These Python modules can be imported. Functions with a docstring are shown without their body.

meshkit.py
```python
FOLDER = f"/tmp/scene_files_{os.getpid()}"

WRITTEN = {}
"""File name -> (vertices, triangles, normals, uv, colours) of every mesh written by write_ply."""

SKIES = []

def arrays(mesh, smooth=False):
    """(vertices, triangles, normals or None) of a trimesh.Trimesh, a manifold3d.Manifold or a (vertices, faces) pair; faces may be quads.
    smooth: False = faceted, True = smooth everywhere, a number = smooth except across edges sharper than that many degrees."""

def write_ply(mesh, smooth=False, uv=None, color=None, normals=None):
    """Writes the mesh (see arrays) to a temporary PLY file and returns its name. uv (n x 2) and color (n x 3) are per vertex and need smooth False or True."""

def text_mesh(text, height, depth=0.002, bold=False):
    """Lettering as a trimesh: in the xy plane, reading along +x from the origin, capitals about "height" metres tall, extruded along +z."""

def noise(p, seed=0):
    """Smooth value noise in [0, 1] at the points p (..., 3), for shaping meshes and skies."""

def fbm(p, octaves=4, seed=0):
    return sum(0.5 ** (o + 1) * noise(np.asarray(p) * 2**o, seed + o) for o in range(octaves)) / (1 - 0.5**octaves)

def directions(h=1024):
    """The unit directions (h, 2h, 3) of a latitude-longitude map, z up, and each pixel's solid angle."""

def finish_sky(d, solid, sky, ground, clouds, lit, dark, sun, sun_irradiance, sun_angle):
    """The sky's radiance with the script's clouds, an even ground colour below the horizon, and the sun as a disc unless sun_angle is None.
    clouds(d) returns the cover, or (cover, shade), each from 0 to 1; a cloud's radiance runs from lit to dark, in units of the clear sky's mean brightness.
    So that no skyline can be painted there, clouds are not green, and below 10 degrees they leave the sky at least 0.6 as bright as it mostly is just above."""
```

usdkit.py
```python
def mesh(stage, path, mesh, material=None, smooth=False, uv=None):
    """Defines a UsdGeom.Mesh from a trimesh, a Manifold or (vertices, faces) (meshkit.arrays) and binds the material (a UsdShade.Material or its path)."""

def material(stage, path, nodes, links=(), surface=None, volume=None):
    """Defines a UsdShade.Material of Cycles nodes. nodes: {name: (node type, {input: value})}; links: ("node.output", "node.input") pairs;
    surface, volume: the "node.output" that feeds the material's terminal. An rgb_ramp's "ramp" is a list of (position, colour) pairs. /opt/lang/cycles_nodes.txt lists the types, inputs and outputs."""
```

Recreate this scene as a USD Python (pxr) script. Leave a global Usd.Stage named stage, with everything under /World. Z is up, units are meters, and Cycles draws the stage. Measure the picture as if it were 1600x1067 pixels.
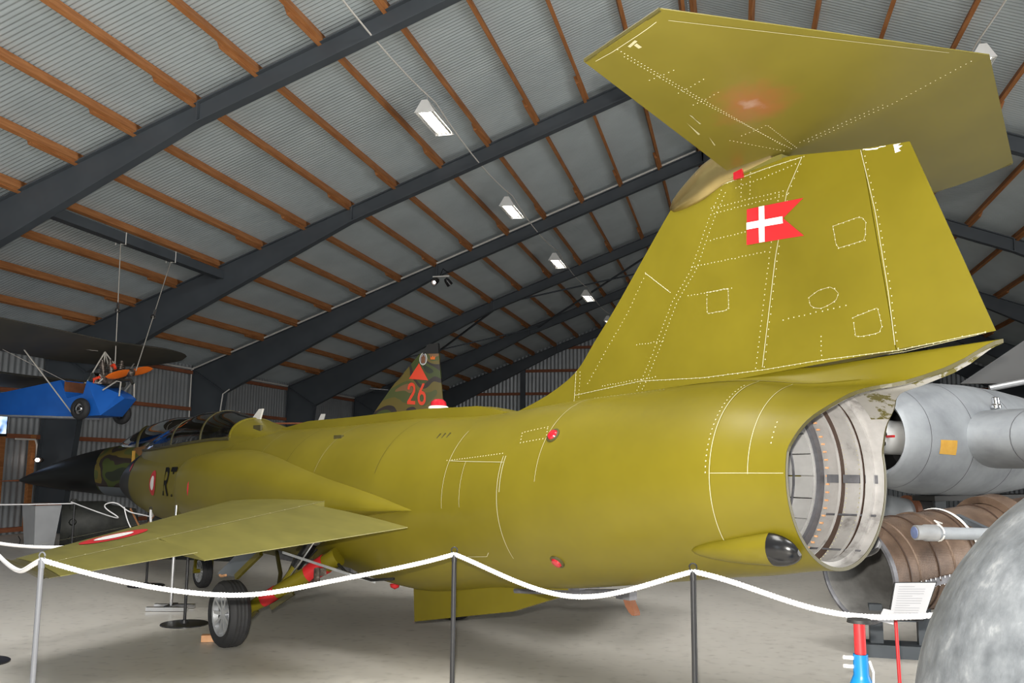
import math, random
import numpy as np
import trimesh
import usdkit, meshkit
from pxr import Usd, UsdGeom, UsdLux, UsdShade, Gf, Sdf, Vt

random.seed(7)
rng = np.random.default_rng(7)
PI = math.pi
stage = Usd.Stage.CreateInMemory()
UsdGeom.SetStageUpAxis(stage, UsdGeom.Tokens.z)
UsdGeom.SetStageMetersPerUnit(stage, 1.0)
stage.SetDefaultPrim(UsdGeom.Xform.Define(stage, '/World').GetPrim())
UsdGeom.Scope.Define(stage, '/World/Looks')

# ---------------------------------------------------------------- camera, light, exposure
YAW, PITCH, ROLL, CAMH, FPX = -0.2407, 0.1350, 0.0092, 1.808, 1418.3
EXPOSURE = 0.13
cy, sy, cp, sp = math.cos(YAW), math.sin(YAW), math.cos(PITCH), math.sin(PITCH)
fw = np.array([sy*cp, cy*cp, sp]); r0 = np.array([cy, -sy, 0]); u0 = np.cross(r0, fw)
rt = math.cos(ROLL)*r0 + math.sin(ROLL)*u0; up = -math.sin(ROLL)*r0 + math.cos(ROLL)*u0
cam = UsdGeom.Camera.Define(stage, '/World/camera')
cam.CreateHorizontalApertureAttr(36.0); cam.CreateVerticalApertureAttr(36.0*1067/1600)
cam.CreateFocalLengthAttr(FPX*36/1600); cam.CreateClippingRangeAttr(Gf.Vec2f(0.05, 300))
cam.CreateExposureAttr(EXPOSURE)
cam.AddTransformOp().Set(Gf.Matrix4d(*rt, 0, *up, 0, *(-fw), 0, 0, 0, CAMH, 1))


def aim(prim, pos, target):
    pos = np.array(pos, float); d = np.array(target, float)-pos; d /= np.linalg.norm(d)
    x = np.cross(d, [0, 0, 1.0]); x = x/np.linalg.norm(x) if np.linalg.norm(x) > 1e-6 else np.array([1.0, 0, 0])
    y = np.cross(x, d)
    prim.AddTransformOp().Set(Gf.Matrix4d(*x, 0, *y, 0, *(-d), 0, *pos, 1))


def rect(name, pos, target, w, h, power, color):
    l = UsdLux.RectLight.Define(stage, '/World/'+name)
    l.CreateWidthAttr(w); l.CreateHeightAttr(h); l.CreateIntensityAttr(power); l.CreateColorAttr(Gf.Vec3f(*color))
    aim(l, pos, target)
    return l


# the photographer's flash, on the camera just above the lens
rect('camera_flash', np.array([0, 0, CAMH])+up*0.15-rt*0.03, np.array([0, 0, CAMH])+fw*9+up*0.9, 0.07, 0.04, 69000, (1.0, 0.96, 0.88))
# daylight through the open hangar doors: in the right side wall, and behind the photographer
rect('door_daylight', (15.6, 10.0, 2.35), (0.0, 10.5, 0.3), 9.0, 4.3, 7, (1.0, 0.97, 0.92))
rect('door_daylight_001', (4.5, -6.4, 2.6), (0.5, 8, 1.6), 7.0, 4.2, 4, (0.93, 0.97, 1.0))
rect('door_daylight_002', (-11, -6.4, 2.6), (-8, 8, 1.6), 4.0, 4.2, 1.5, (0.9, 0.96, 1.0))
# daylight through two translucent roof windows above the photographer
rect('roof_daylight', (-3.4, 3.3, 9.25), (-3.0, 4.6, 0), 3.2, 5.0, 13, (1.0, 0.98, 0.95))
rect('roof_daylight_001', (2.2, 3.3, 9.25), (1.9, 4.6, 0), 3.2, 5.0, 17, (1.0, 0.98, 0.95))
dome = UsdLux.DomeLight.Define(stage, '/World/sky')
dome.CreateIntensityAttr(0.35); dome.CreateColorAttr(Gf.Vec3f(0.8, 0.9, 1.0))
LAMP = 26.0      # radiance of the fluorescent tubes in the roof lamps

# ---------------------------------------------------------------- materials
def mat(name, nodes, links=(), surface='p.BSDF'):
    return usdkit.material(stage, '/World/Looks/'+name, nodes, links, surface=surface)


def plain(name, col, rough=0.5, metal=0.0, coat=0.0, spec=None):
    d = {'base_color': col, 'roughness': rough, 'metallic': metal}
    if coat: d['coat_weight'] = coat; d['coat_roughness'] = 0.15
    return mat(name, {'p': ('principled_bsdf', d)})


def noisy(name, stops, scale=3.0, rough=0.5, metal=0.0, detail=4.0, bump=0.0, bscale=None, mapping=None, coat=0.0, distortion=0.0, step=False, ior=1.5):
    d = {'roughness': rough, 'metallic': metal, 'ior': ior}
    if coat: d['coat_weight'] = coat; d['coat_roughness'] = 0.12
    n = {'tc': ('texture_coordinate', {}), 'mp': ('mapping', {'scale': mapping or (1, 1, 1)}),
         'n': ('noise_texture', {'scale': scale, 'detail': detail, 'roughness': 0.6, 'distortion': distortion}),
         'r': ('rgb_ramp', {'ramp': stops, 'interpolate': not step}), 'p': ('principled_bsdf', d)}
    l = [('tc.object', 'mp.vector'), ('mp.vector', 'n.vector'), ('n.fac', 'r.fac'), ('r.color', 'p.base_color')]
    if bump:
        n['n2'] = ('noise_texture', {'scale': bscale or scale*6, 'detail': 4.0})
        n['b'] = ('bump', {'strength': bump, 'distance': 0.01})
        l += [('mp.vector', 'n2.vector'), ('n2.fac', 'b.height'), ('b.normal', 'p.normal')]
    return mat(name, n, l)


M = {}
M['olive'] = noisy('olive_paint', [(0.3, (0.142, 0.115, 0.006)), (0.7, (0.172, 0.140, 0.009))], 1.3, 0.36, bump=0.02, bscale=60, ior=1.38)
M['olive_dull'] = noisy('olive_paint_dull', [(0.3, (0.125, 0.112, 0.026)), (0.7, (0.165, 0.147, 0.034))], 1.6, 0.42, mapping=(1, 4, 1), ior=1.38)
M['olive_dark'] = noisy('olive_paint_dark', [(0.3, (0.05, 0.043, 0.011)), (0.7, (0.075, 0.063, 0.016))], 2.0, 0.4)
M['stab'] = mat('stabilator_paint', {
    'tc': ('texture_coordinate', {}), 'n': ('noise_texture', {'scale': 1.4, 'detail': 4.0}),
    'r': ('rgb_ramp', {'ramp': [(0.3, (0.118, 0.098, 0.015)), (0.7, (0.148, 0.123, 0.019))]}),
    's': ('vector_math', {'math_type': 'subtract', 'vector2': (-0.83, 0.80, 3.88)}),
    'l': ('vector_math', {'math_type': 'length'}), 'n2': ('noise_texture', {'scale': 7.0, 'detail': 4.0}),
    'a': ('math', {'math_type': 'multiply_add', 'value2': 0.35, 'value3': -0.12}), 'ad': ('math', {'math_type': 'add'}),
    'mr': ('map_range', {'from_min': 0.10, 'from_max': 0.36, 'to_min': 0.8, 'to_max': 0.0, 'clamp': True}),
    'm': ('mix_color', {'b': (0.24, 0.075, 0.03)}), 'mr2': ('map_range', {'from_min': 0.0, 'from_max': 0.13, 'to_min': 0.75, 'to_max': 0.0, 'clamp': True}), 'm2': ('mix_color', {'b': (0.36, 0.33, 0.29)}), 'p': ('principled_bsdf', {'roughness': 0.36})},
    [('tc.object', 'n.vector'), ('tc.object', 'n2.vector'), ('n.fac', 'r.fac'), ('tc.object', 's.vector1'), ('s.vector', 'l.vector1'),
     ('n2.fac', 'a.value1'), ('l.value', 'ad.value1'), ('a.value', 'ad.value2'), ('ad.value', 'mr.value'),
     ('mr.result', 'm.fac'), ('r.color', 'm.a'), ('ad.value', 'mr2.value'), ('mr2.result', 'm2.fac'), ('m.result', 'm2.a'), ('m2.result', 'p.base_color')])
M['gold'] = noisy('bare_bronze_metal', [(0.3, (0.40, 0.30, 0.12)), (0.7, (0.50, 0.39, 0.17))], 3, 0.22, 0.9)
M['seam'] = plain('worn_seam', (0.40, 0.375, 0.23), 0.5)
M['seam_dark'] = plain('dark_seam', (0.06, 0.05, 0.012), 0.6)
M['rivet'] = plain('worn_rivet', (0.46, 0.43, 0.28), 0.45)
M['black_gloss'] = plain('black_gloss', (0.010, 0.010, 0.011), 0.22)
M['black'] = plain('black_matt', (0.012, 0.012, 0.012), 0.6)
M['black_metal'] = plain('black_enamel', (0.02, 0.02, 0.022), 0.3)
M['rubber'] = noisy('tyre_rubber', [(0.3, (0.018, 0.018, 0.02)), (0.7, (0.035, 0.035, 0.037))], 9, 0.7)
M['red'] = plain('red_paint', (0.50, 0.018, 0.022), 0.4)
M['red_dark'] = plain('red_lens', (0.45, 0.01, 0.02), 0.15, coat=0.5)
M['red_orange'] = plain('orange_red_paint', (0.85, 0.07, 0.025), 0.5)
M['white'] = plain('white_paint', (0.82, 0.80, 0.76), 0.4)
M['chrome'] = plain('chrome', (0.8, 0.8, 0.82), 0.18, 1.0)
M['alu'] = noisy('bare_aluminium', [(0.3, (0.50, 0.51, 0.53)), (0.7, (0.66, 0.67, 0.69))], 5, 0.42, 0.75)
M['silver'] = noisy('silver_paint', [(0.28, (0.20, 0.215, 0.235)), (0.5, (0.30, 0.32, 0.345)), (0.75, (0.40, 0.425, 0.45))], 1.7, 0.5, 0.1, detail=6, bump=0.05)
M['liner'] = noisy('tailpipe_lining', [(0.28, (0.15, 0.14, 0.13)), (0.42, (0.40, 0.385, 0.375)), (0.75, (0.54, 0.525, 0.515))], 4.5, 0.55, 0.1, detail=7)
M['liner_dark'] = noisy('scorched_metal', [(0.3, (0.09, 0.09, 0.10)), (0.7, (0.22, 0.22, 0.24))], 6, 0.5, 0.4)
M['petal'] = noisy('nozzle_petal_metal', [(0.3, (0.34, 0.335, 0.33)), (0.7, (0.45, 0.445, 0.44))], 4, 0.5, 0.15)
M['peel'] = mat('peeling_paint', {
    'tc': ('texture_coordinate', {}), 'n': ('noise_texture', {'scale': 6.5, 'detail': 6.0, 'roughness': 0.65}),
    'r': ('rgb_ramp', {'ramp': [(0.0, (0.28, 0.27, 0.25)), (0.50, (0.30, 0.29, 0.265)), (0.54, (0.10, 0.086, 0.015)), (1.0, (0.09, 0.075, 0.015))]}),
    'p': ('principled_bsdf', {'roughness': 0.55})}, [('tc.object', 'n.vector'), ('n.fac', 'r.fac'), ('r.color', 'p.base_color')])
M['steel'] = noisy('painted_steel', [(0.3, (0.062, 0.073, 0.086)), (0.7, (0.080, 0.093, 0.108))], 1.2, 0.55)
M['conduit'] = plain('pale_conduit', (0.72, 0.70, 0.66), 0.5)
M['wood'] = noisy('purlin_wood', [(0.25, (0.30, 0.105, 0.030)), (0.5, (0.42, 0.165, 0.052)), (0.75, (0.53, 0.235, 0.085))], 3.0, 0.7, mapping=(6, 0.6, 6), detail=6)
M['wood_dark'] = noisy('girt_wood', [(0.25, (0.24, 0.075, 0.035)), (0.75, (0.36, 0.13, 0.06))], 3.0, 0.7, mapping=(6, 0.6, 6), detail=6)
M['wood_block'] = noisy('pale_wood', [(0.3, (0.62, 0.30, 0.14)), (0.7, (0.75, 0.42, 0.22))], 9, 0.7)
M['roof'] = noisy('galvanised_roof', [(0.3, (0.425, 0.475, 0.50)), (0.7, (0.50, 0.555, 0.58))], 0.8, 0.5, 0.15)
M['cladding'] = noisy('galvanised_cladding', [(0.3, (0.33, 0.35, 0.37)), (0.7, (0.42, 0.44, 0.46))], 1.0, 0.45, 0.35)
M['floor'] = mat('concrete_floor', {
    'tc': ('texture_coordinate', {}), 'n': ('noise_texture', {'scale': 0.55, 'detail': 5.0, 'roughness': 0.55}),
    'n2': ('noise_texture', {'scale': 9.0, 'detail': 5.0}), 'mx': ('math', {'math_type': 'multiply_add', 'value2': 0.35, 'value3': 0.0}),
    'ad': ('math', {'math_type': 'multiply_add', 'value2': 0.65}),
    'r': ('rgb_ramp', {'ramp': [(0.25, (0.52, 0.49, 0.445)), (0.5, (0.61, 0.58, 0.53)), (0.75, (0.68, 0.65, 0.595))]}),
    'rr': ('map_range', {'from_min': 0.3, 'from_max': 0.7, 'to_min': 0.30, 'to_max': 0.48}),
    'b': ('bump', {'strength': 0.06, 'distance': 0.01}), 'p': ('principled_bsdf', {})},
    [('tc.object', 'n.vector'), ('tc.object', 'n2.vector'), ('n2.fac', 'mx.value1'), ('n.fac', 'ad.value1'), ('mx.value', 'ad.value3'),
     ('ad.value', 'r.fac'), ('r.color', 'p.base_color'), ('n2.fac', 'rr.value'), ('rr.result', 'p.roughness'), ('n2.fac', 'b.height'), ('b.normal', 'p.normal')])
M['rope'] = plain('white_rope', (0.86, 0.85, 0.86), 0.7)
M['glass'] = mat('canopy_glass', {'t': ('transparent_bsdf', {'color': (0.78, 0.82, 0.80)}), 'g': ('glossy_bsdf', {'color': (1, 1, 1), 'roughness': 0.03}),
                                  'f': ('fresnel', {'IOR': 1.5}), 'm': ('mix_closure', {})},
                 [('f.fac', 'm.fac'), ('t.BSDF', 'm.closure1'), ('g.BSDF', 'm.closure2')], surface='m.closure')
M['camo'] = mat('camouflage_paint', {
    'tc': ('texture_coordinate', {}), 'n': ('noise_texture', {'scale': 1.15, 'detail': 1.5, 'roughness': 0.45, 'distortion': 0.5}),
    'r': ('rgb_ramp', {'interpolate': False, 'ramp': [(0.0, (0.028, 0.035, 0.022)), (0.40, (0.065, 0.085, 0.022)), (0.47, (0.040, 0.030, 0.026)), (0.53, (0.15, 0.115, 0.025)), (0.60, (0.085, 0.10, 0.03)), (0.66, (0.22, 0.115, 0.05))]}),
    'p': ('principled_bsdf', {'roughness': 0.5})}, [('tc.object', 'n.vector'), ('n.fac', 'r.fac'), ('r.color', 'p.base_color')])
M['radome'] = plain('black_radome', (0.012, 0.014, 0.014), 0.35)
M['grey_under'] = plain('grey_underside', (0.16, 0.18, 0.20), 0.5)
M['blue'] = noisy('blue_fabric', [(0.3, (0.012, 0.115, 0.50)), (0.7, (0.020, 0.15, 0.60))], 2, 0.33)
M['dark_fabric'] = noisy('dark_wing_fabric', [(0.3, (0.055, 0.056, 0.046)), (0.7, (0.095, 0.082, 0.060))], 1.2, 0.6)
M['orange'] = plain('orange_propeller', (0.80, 0.16, 0.015), 0.35)
M['brown_ply'] = noisy('brown_plywood', [(0.3, (0.16, 0.06, 0.03)), (0.7, (0.25, 0.10, 0.05))], 5, 0.6)
M['engine'] = noisy('oily_engine_metal', [(0.3, (0.05, 0.04, 0.035)), (0.55, (0.16, 0.13, 0.11)), (0.75, (0.45, 0.40, 0.36))], 14, 0.35, 0.6)
M['wire'] = plain('steel_wire', (0.55, 0.52, 0.47), 0.5, 0.3)
M['brown_wrap'] = mat('brown_heat_wrap', {
    'tc': ('texture_coordinate', {}), 'n': ('noise_texture', {'scale': 4.0, 'detail': 6.0}),
    'r': ('rgb_ramp', {'ramp': [(0.3, (0.07, 0.045, 0.032)), (0.5, (0.135, 0.087, 0.06)), (0.75, (0.22, 0.15, 0.108))]}),
    'w': ('wave_texture', {'scale': 22.0, 'bands_direction': 'x', 'distortion': 1.0}), 'w2': ('wave_texture', {'scale': 22.0, 'bands_direction': 'z', 'distortion': 1.0}),
    'ad': ('math', {'math_type': 'add'}), 'b': ('bump', {'strength': 0.2, 'distance': 0.004}), 'p': ('principled_bsdf', {'roughness': 0.42, 'metallic': 0.3})},
    [('tc.object', 'n.vector'), ('tc.object', 'w.vector'), ('tc.object', 'w2.vector'), ('n.fac', 'r.fac'), ('r.color', 'p.base_color'),
     ('w.fac', 'ad.value1'), ('w2.fac', 'ad.value2'), ('ad.value', 'b.height'), ('b.normal', 'p.normal')])
M['pipe_in'] = noisy('sooty_pipe_inside', [(0.3, (0.14, 0.135, 0.13)), (0.7, (0.24, 0.235, 0.225))], 5, 0.6, 0.2)
M['ball'] = noisy('weathered_grey_shell', [(0.30, (0.035, 0.039, 0.044)), (0.45, (0.060, 0.066, 0.073)), (0.57, (0.085, 0.092, 0.10)), (0.66, (0.145, 0.152, 0.158)), (0.76, (0.21, 0.215, 0.215))], 9.0, 0.6, detail=10, bump=0.3, bscale=26)
M['yellow'] = noisy('yellow_label', [(0.3, (0.62, 0.33, 0.05)), (0.7, (0.72, 0.42, 0.08))], 8, 0.5)
M['blue_cone'] = plain('bright_blue_enamel', (0.004, 0.16, 0.42), 0.35)
M['post_grey'] = plain('grey_enamel', (0.16, 0.165, 0.18), 0.35)
M['paper'] = plain('white_paper', (0.42, 0.42, 0.44), 0.6)
M['ink'] = plain('grey_ink', (0.27, 0.275, 0.29), 0.7)
M['pedestal'] = noisy('grey_board', [(0.3, (0.50, 0.51, 0.53)), (0.7, (0.57, 0.58, 0.60))], 3, 0.6)
M['tube_lamp'] = mat('fluorescent_tube', {'e': ('emission', {'color': (1.0, 0.93, 0.80), 'strength': LAMP})}, surface='e.emission')
M['reflector'] = plain('white_reflector', (0.80, 0.80, 0.79), 0.3)
M['spot_glow'] = mat('spot_bulb', {'e': ('emission', {'color': (1.0, 0.82, 0.72), 'strength': 5.0})}, surface='e.emission')
M['screen'] = mat('tv_screen', {
    'tc': ('texture_coordinate', {}), 'n': ('noise_texture', {'scale': 2.2, 'detail': 2.0}),
    'r': ('rgb_ramp', {'ramp': [(0.40, (0.05, 0.07, 0.12)), (0.47, (0.25, 0.42, 0.85)), (0.56, (0.75, 0.88, 1.0)), (1.0, (0.9, 0.96, 1.0))]}),
    'e': ('emission', {'strength': 1.3})}, [('tc.object', 'n.vector'), ('n.fac', 'r.fac'), ('r.color', 'e.color')], surface='e.emission')
M['dark_green'] = noisy('dark_engine_paint', [(0.3, (0.015, 0.017, 0.014)), (0.7, (0.04, 0.04, 0.034))], 6, 0.6)
M['orange_bar'] = plain('orange_stand_bar', (0.45, 0.17, 0.04), 0.5)
M['blue_grey'] = plain('blue_grey_plastic', (0.16, 0.20, 0.36), 0.4)
M['brown_dark'] = plain('dark_brown_metal', (0.06, 0.035, 0.025), 0.5)
M['fin_grey'] = plain('dark_grey_paint', (0.10, 0.10, 0.10), 0.5)

# ---------------------------------------------------------------- mesh helpers
class MB:
    def __init__(self): self.v, self.f, self.n = [], [], 0
    def add(self, v, f):
        v = np.asarray(v, float); f = np.asarray(f, int)
        if f.shape[1] == 4: f = np.vstack([f[:, [0, 1, 2]], f[:, [0, 2, 3]]])
        self.v.append(v); self.f.append(f+self.n); self.n += len(v); return self
    def mesh(self, m):
        return self.add(np.asarray(m.vertices), np.asarray(m.faces))
    def arr(self): return np.vstack(self.v), np.vstack(self.f)
    def box(self, c, s, R=None):
        s = np.asarray(s, float)/2
        v = np.array([[x, y, z] for x in (-1, 1) for y in (-1, 1) for z in (-1, 1)])*s
        if R is not None: v = v@np.asarray(R).T
        return self.add(v+np.asarray(c, float), [[0, 1, 3, 2], [4, 6, 7, 5], [0, 4, 5, 1], [2, 3, 7, 6], [0, 2, 6, 4], [1, 5, 7, 3]])
    def bar(self, a, b, w, h, upv=(0, 0, 1)):
        a, b = np.asarray(a, float), np.asarray(b, float); d = b-a; L = np.linalg.norm(d); d = d/L
        s = np.cross(d, upv); s /= np.linalg.norm(s)+1e-12; u = np.cross(s, d)
        return self.box((a+b)/2, (L, w, h), np.stack([d, s, u], 1))
    def tube(self, pts, r, n=10, caps=True):
        p = np.asarray(pts, float); rr = np.broadcast_to(r, (len(p),))
        t = np.gradient(p, axis=0); t /= np.linalg.norm(t, axis=1, keepdims=True)+1e-12
        ref = np.array([0, 0, 1.0]) if abs(t[0] @ [0, 0, 1]) < 0.95 else np.array([1.0, 0, 0])
        rings = []
        for k in range(len(p)):
            s = np.cross(t[k], ref); s /= np.linalg.norm(s)+1e-12; u = np.cross(s, t[k]); a = np.arange(n)*2*PI/n
            rings.append(p[k]+rr[k]*(np.cos(a)[:, None]*s+np.sin(a)[:, None]*u))
        return self.loft(rings, caps=caps)
    def loft(self, rings, closed=True, caps=True):
        R = np.asarray(rings, float); n, m = R.shape[:2]
        i, j = np.meshgrid(np.arange(n-1), np.arange(m if closed else m-1), indexing='ij')
        j2 = (j+1) % m
        self.add(R.reshape(-1, 3), np.stack([i*m+j, i*m+j2, (i+1)*m+j2, (i+1)*m+j], -1).reshape(-1, 4))
        if caps and closed:
            for k in (0, n-1):
                c = R[k].mean(0); a = np.arange(m)
                self.add(np.vstack([R[k], c]), np.stack([a, (a+1) % m, np.full(m, m)], 1))
        return self
    def lathe(self, prof, o=(0, 0, 0), d=(0, 0, 1), n=32):
        """prof: (distance along d, radius)"""
        d = np.asarray(d, float); d = d/np.linalg.norm(d); ref = np.array([0, 0, 1.0]) if abs(d[2]) < .9 else np.array([1.0, 0, 0])
        s = np.cross(d, ref); s /= np.linalg.norm(s); u = np.cross(s, d); a = np.arange(n)*2*PI/n
        ring = np.cos(a)[:, None]*s+np.sin(a)[:, None]*u
        return self.loft([np.asarray(o)+d*t+ring*max(r, 1e-4) for t, r in prof], caps=False)
    def prism(self, poly, fn, t0, t1):
        """2-D polygon (any simple one); fn(a, b, t) -> 3-D"""
        from shapely.geometry import Polygon
        v2, f = trimesh.creation.triangulate_polygon(Polygon(poly), engine='earcut')
        P = np.asarray(poly, float); n = len(v2)
        self.add(np.vstack([[fn(a, b, t0) for a, b in v2], [fn(a, b, t1) for a, b in v2]]), np.vstack([f, f[:, ::-1]+n]))
        m = len(P); k = np.arange(m)
        return self.add(np.vstack([[fn(a, b, t0) for a, b in P], [fn(a, b, t1) for a, b in P]]), np.stack([k, (k+1) % m, (k+1) % m+m, k+m], 1))
    def sphere(self, c, r, sub=2):
        m = trimesh.creation.icosphere(sub); return self.add(m.vertices*np.asarray(r)+np.asarray(c), m.faces)


USED = {}
def path_for(name, parent):
    base = (parent.GetPath().pathString if parent is not None else '/World')+'/'
    k = USED.get(base+name, -1)+1; USED[base+name] = k
    return base+(name if k == 0 else f'{name}_{k:03d}')


def tag(o, label=None, cat=None, group=None, kind=None):
    p = o.GetPrim() if hasattr(o, 'GetPrim') else o
    for k, v in (('label', label), ('category', cat), ('group', group), ('kind', kind)):
        if v: p.SetCustomDataByKey(k, v)
    return p


def obj(name, mesh, m, parent=None, smooth=30, label=None, cat=None, group=None, kind=None):
    if isinstance(mesh, MB): mesh = mesh.arr()
    p = usdkit.mesh(stage, path_for(name, parent), mesh, M[m], smooth=smooth)
    return tag(p, label, cat, group, kind)


def thing(name, label, cat, loc=(0, 0, 0), rotz=0.0, group=None, kind=None):
    x = UsdGeom.Xform.Define(stage, path_for(name, None))
    x.AddTranslateOp().Set(Gf.Vec3d(*map(float, loc))); x.AddRotateZOp().Set(math.degrees(rotz))
    return tag(x, label, cat, group, kind)


def dup(root, loc, rotz, label):
    was = root.GetCustomData()
    r = thing(root.GetName(), label, was['category'], loc, rotz, was.get('group'))
    r.GetReferences().AddInternalReference(root.GetPath()); r.SetInstanceable(True)
    return r


def pch(xs, ys):
    from scipy.interpolate import PchipInterpolator
    o = np.argsort(xs); return PchipInterpolator(np.asarray(xs)[o], np.asarray(ys)[o], extrapolate=True)


def drape(poly, fn, t0, t1, step=.05):
    """a flat mark that follows a curved surface: fn(a, b, t) -> 3-D"""
    from shapely.geometry import Polygon
    v2, f = trimesh.creation.triangulate_polygon(Polygon(poly), engine='earcut')
    v, f = trimesh.remesh.subdivide_to_size(np.c_[v2, np.zeros(len(v2))], f, step, max_iter=12)
    n = len(v); mb = MB().add(np.vstack([[fn(a, b, t0) for a, b, _ in v], [fn(a, b, t1) for a, b, _ in v]]), np.vstack([f, f[:, ::-1]+n]))
    return mb


def sag(a, b, drop, n=24, power=1.0):
    t = np.linspace(0, 1, n)[:, None]; a, b = np.asarray(a, float), np.asarray(b, float)
    p = a+(b-a)*t; p[:, 2] -= drop*(4*t*(1-t))[:, 0]**power; return p

# ================================================================ THE BUILDING
XR, ZR, TS = -0.738, 11.076, 0.37871          # ridge, slope
FY = [-6.3, 0.25, 6.80, 13.356, 19.912, 26.468, 33.02, 39.58, 46.14]
HALF = 16.546
XL, XRT = XR-HALF, XR+HALF
ZE = ZR-TS*HALF
YA, YB = -6.6, 46.45
roofz = lambda x: ZR-TS*abs(x-XR)

obj('floor', MB().box(((XL+XRT)/2, 20, -0.1), (36, 56, 0.2)), 'floor', smooth=False, label='smooth grey-beige concrete hall floor', kind='structure')


def corrugated(p0, u, w, L, n_up, pitch=0.1, amp=0.011, W=1.0):
    """sheet from p0: corrugations repeat along u over L, run along w (vector with length)"""
    k = int(math.ceil(L/pitch*6)); s = np.linspace(0, L, k+1); h = amp*np.sin((s+float(np.dot(p0, u)))/pitch*2*PI)
    a = np.asarray(p0)+s[:, None]*np.asarray(u)+h[:, None]*np.asarray(n_up)
    v = np.vstack([a, a+np.asarray(w)]); i = np.arange(k)
    return v, np.stack([i, i+1, i+1+k+1, i+k+1], 1)


ceil = thing('ceiling', 'pitched roof of galvanised corrugated sheets on orange wooden purlins', None, kind='structure')
for side in (-1, 1):
    n_up = np.array([side*TS, 0, 1])/math.hypot(TS, 1)
    for y0, y1 in zip(FY[1:-1], FY[2:-1]+[YB+.15]):
        obj('roof_sheet', MB().add(*corrugated((XR, y0, ZR+0.20), (0, 1, 0), (side*(HALF+0.5), 0, -TS*(HALF+0.5)), y1-y0, n_up)), 'roof', ceil)
    obj('roof_sheet', MB().add(*corrugated((XR, FY[0]-.4, ZR+0.20), (0, 1, 0), (side*(HALF+0.5), 0, -TS*(HALF+0.5)), FY[1]-FY[0]+.4, n_up, pitch=.3)), 'roof', ceil)
tilt = math.atan(TS)
for side in (-1, 1):
    for k in range(14):
        off = 0.115 if k == 0 else 1.25+1.163*(k-1)
        if off > HALF-0.1: break
        x = XR+side*off
        R = np.array([[math.cos(tilt), 0, side*math.sin(tilt)], [0, 1, 0], [-side*math.sin(tilt), 0, math.cos(tilt)]])
        for y0, y1 in zip(FY[1:-1], FY[2:]):
            if side == 1 and (k > 9 or y1 < 10): continue
            if side == -1 and y1 < 8: continue
            m = MB().box((x, (y0+y1)/2, roofz(x)+0.085), (0.075, y1-y0+0.1, 0.17), R)
            if k:   # lapped end near the frame, hung a little lower
                m.box((x+side*0.06, y1-0.55, roofz(x)+0.05), (0.07, 1.15, 0.18), R)
            obj('purlin', m, 'wood', ceil)
for y in FY[5:8]:
    pass


def conduit_run(pts, r=0.022): return MB().tube(pts, r, 6)


JX = 8.17   # haunch joint, distance from the ridge
frame_names = {13.356: 'nearest dark grey steel portal frame, haunch cut by the left picture edge', 19.912: 'second dark grey portal frame, passing behind the hanging blue plane',
               26.468: 'third dark grey portal frame, with a pale edge line and a spotlight', 33.02: 'fourth dark grey portal frame, leading down to the camouflaged tail',
               39.58: 'fifth dark grey portal frame, thin in the far dark end', 46.14: 'last portal frame, against the far end wall', 6.80: 'portal frame above the photographer'}


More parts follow.
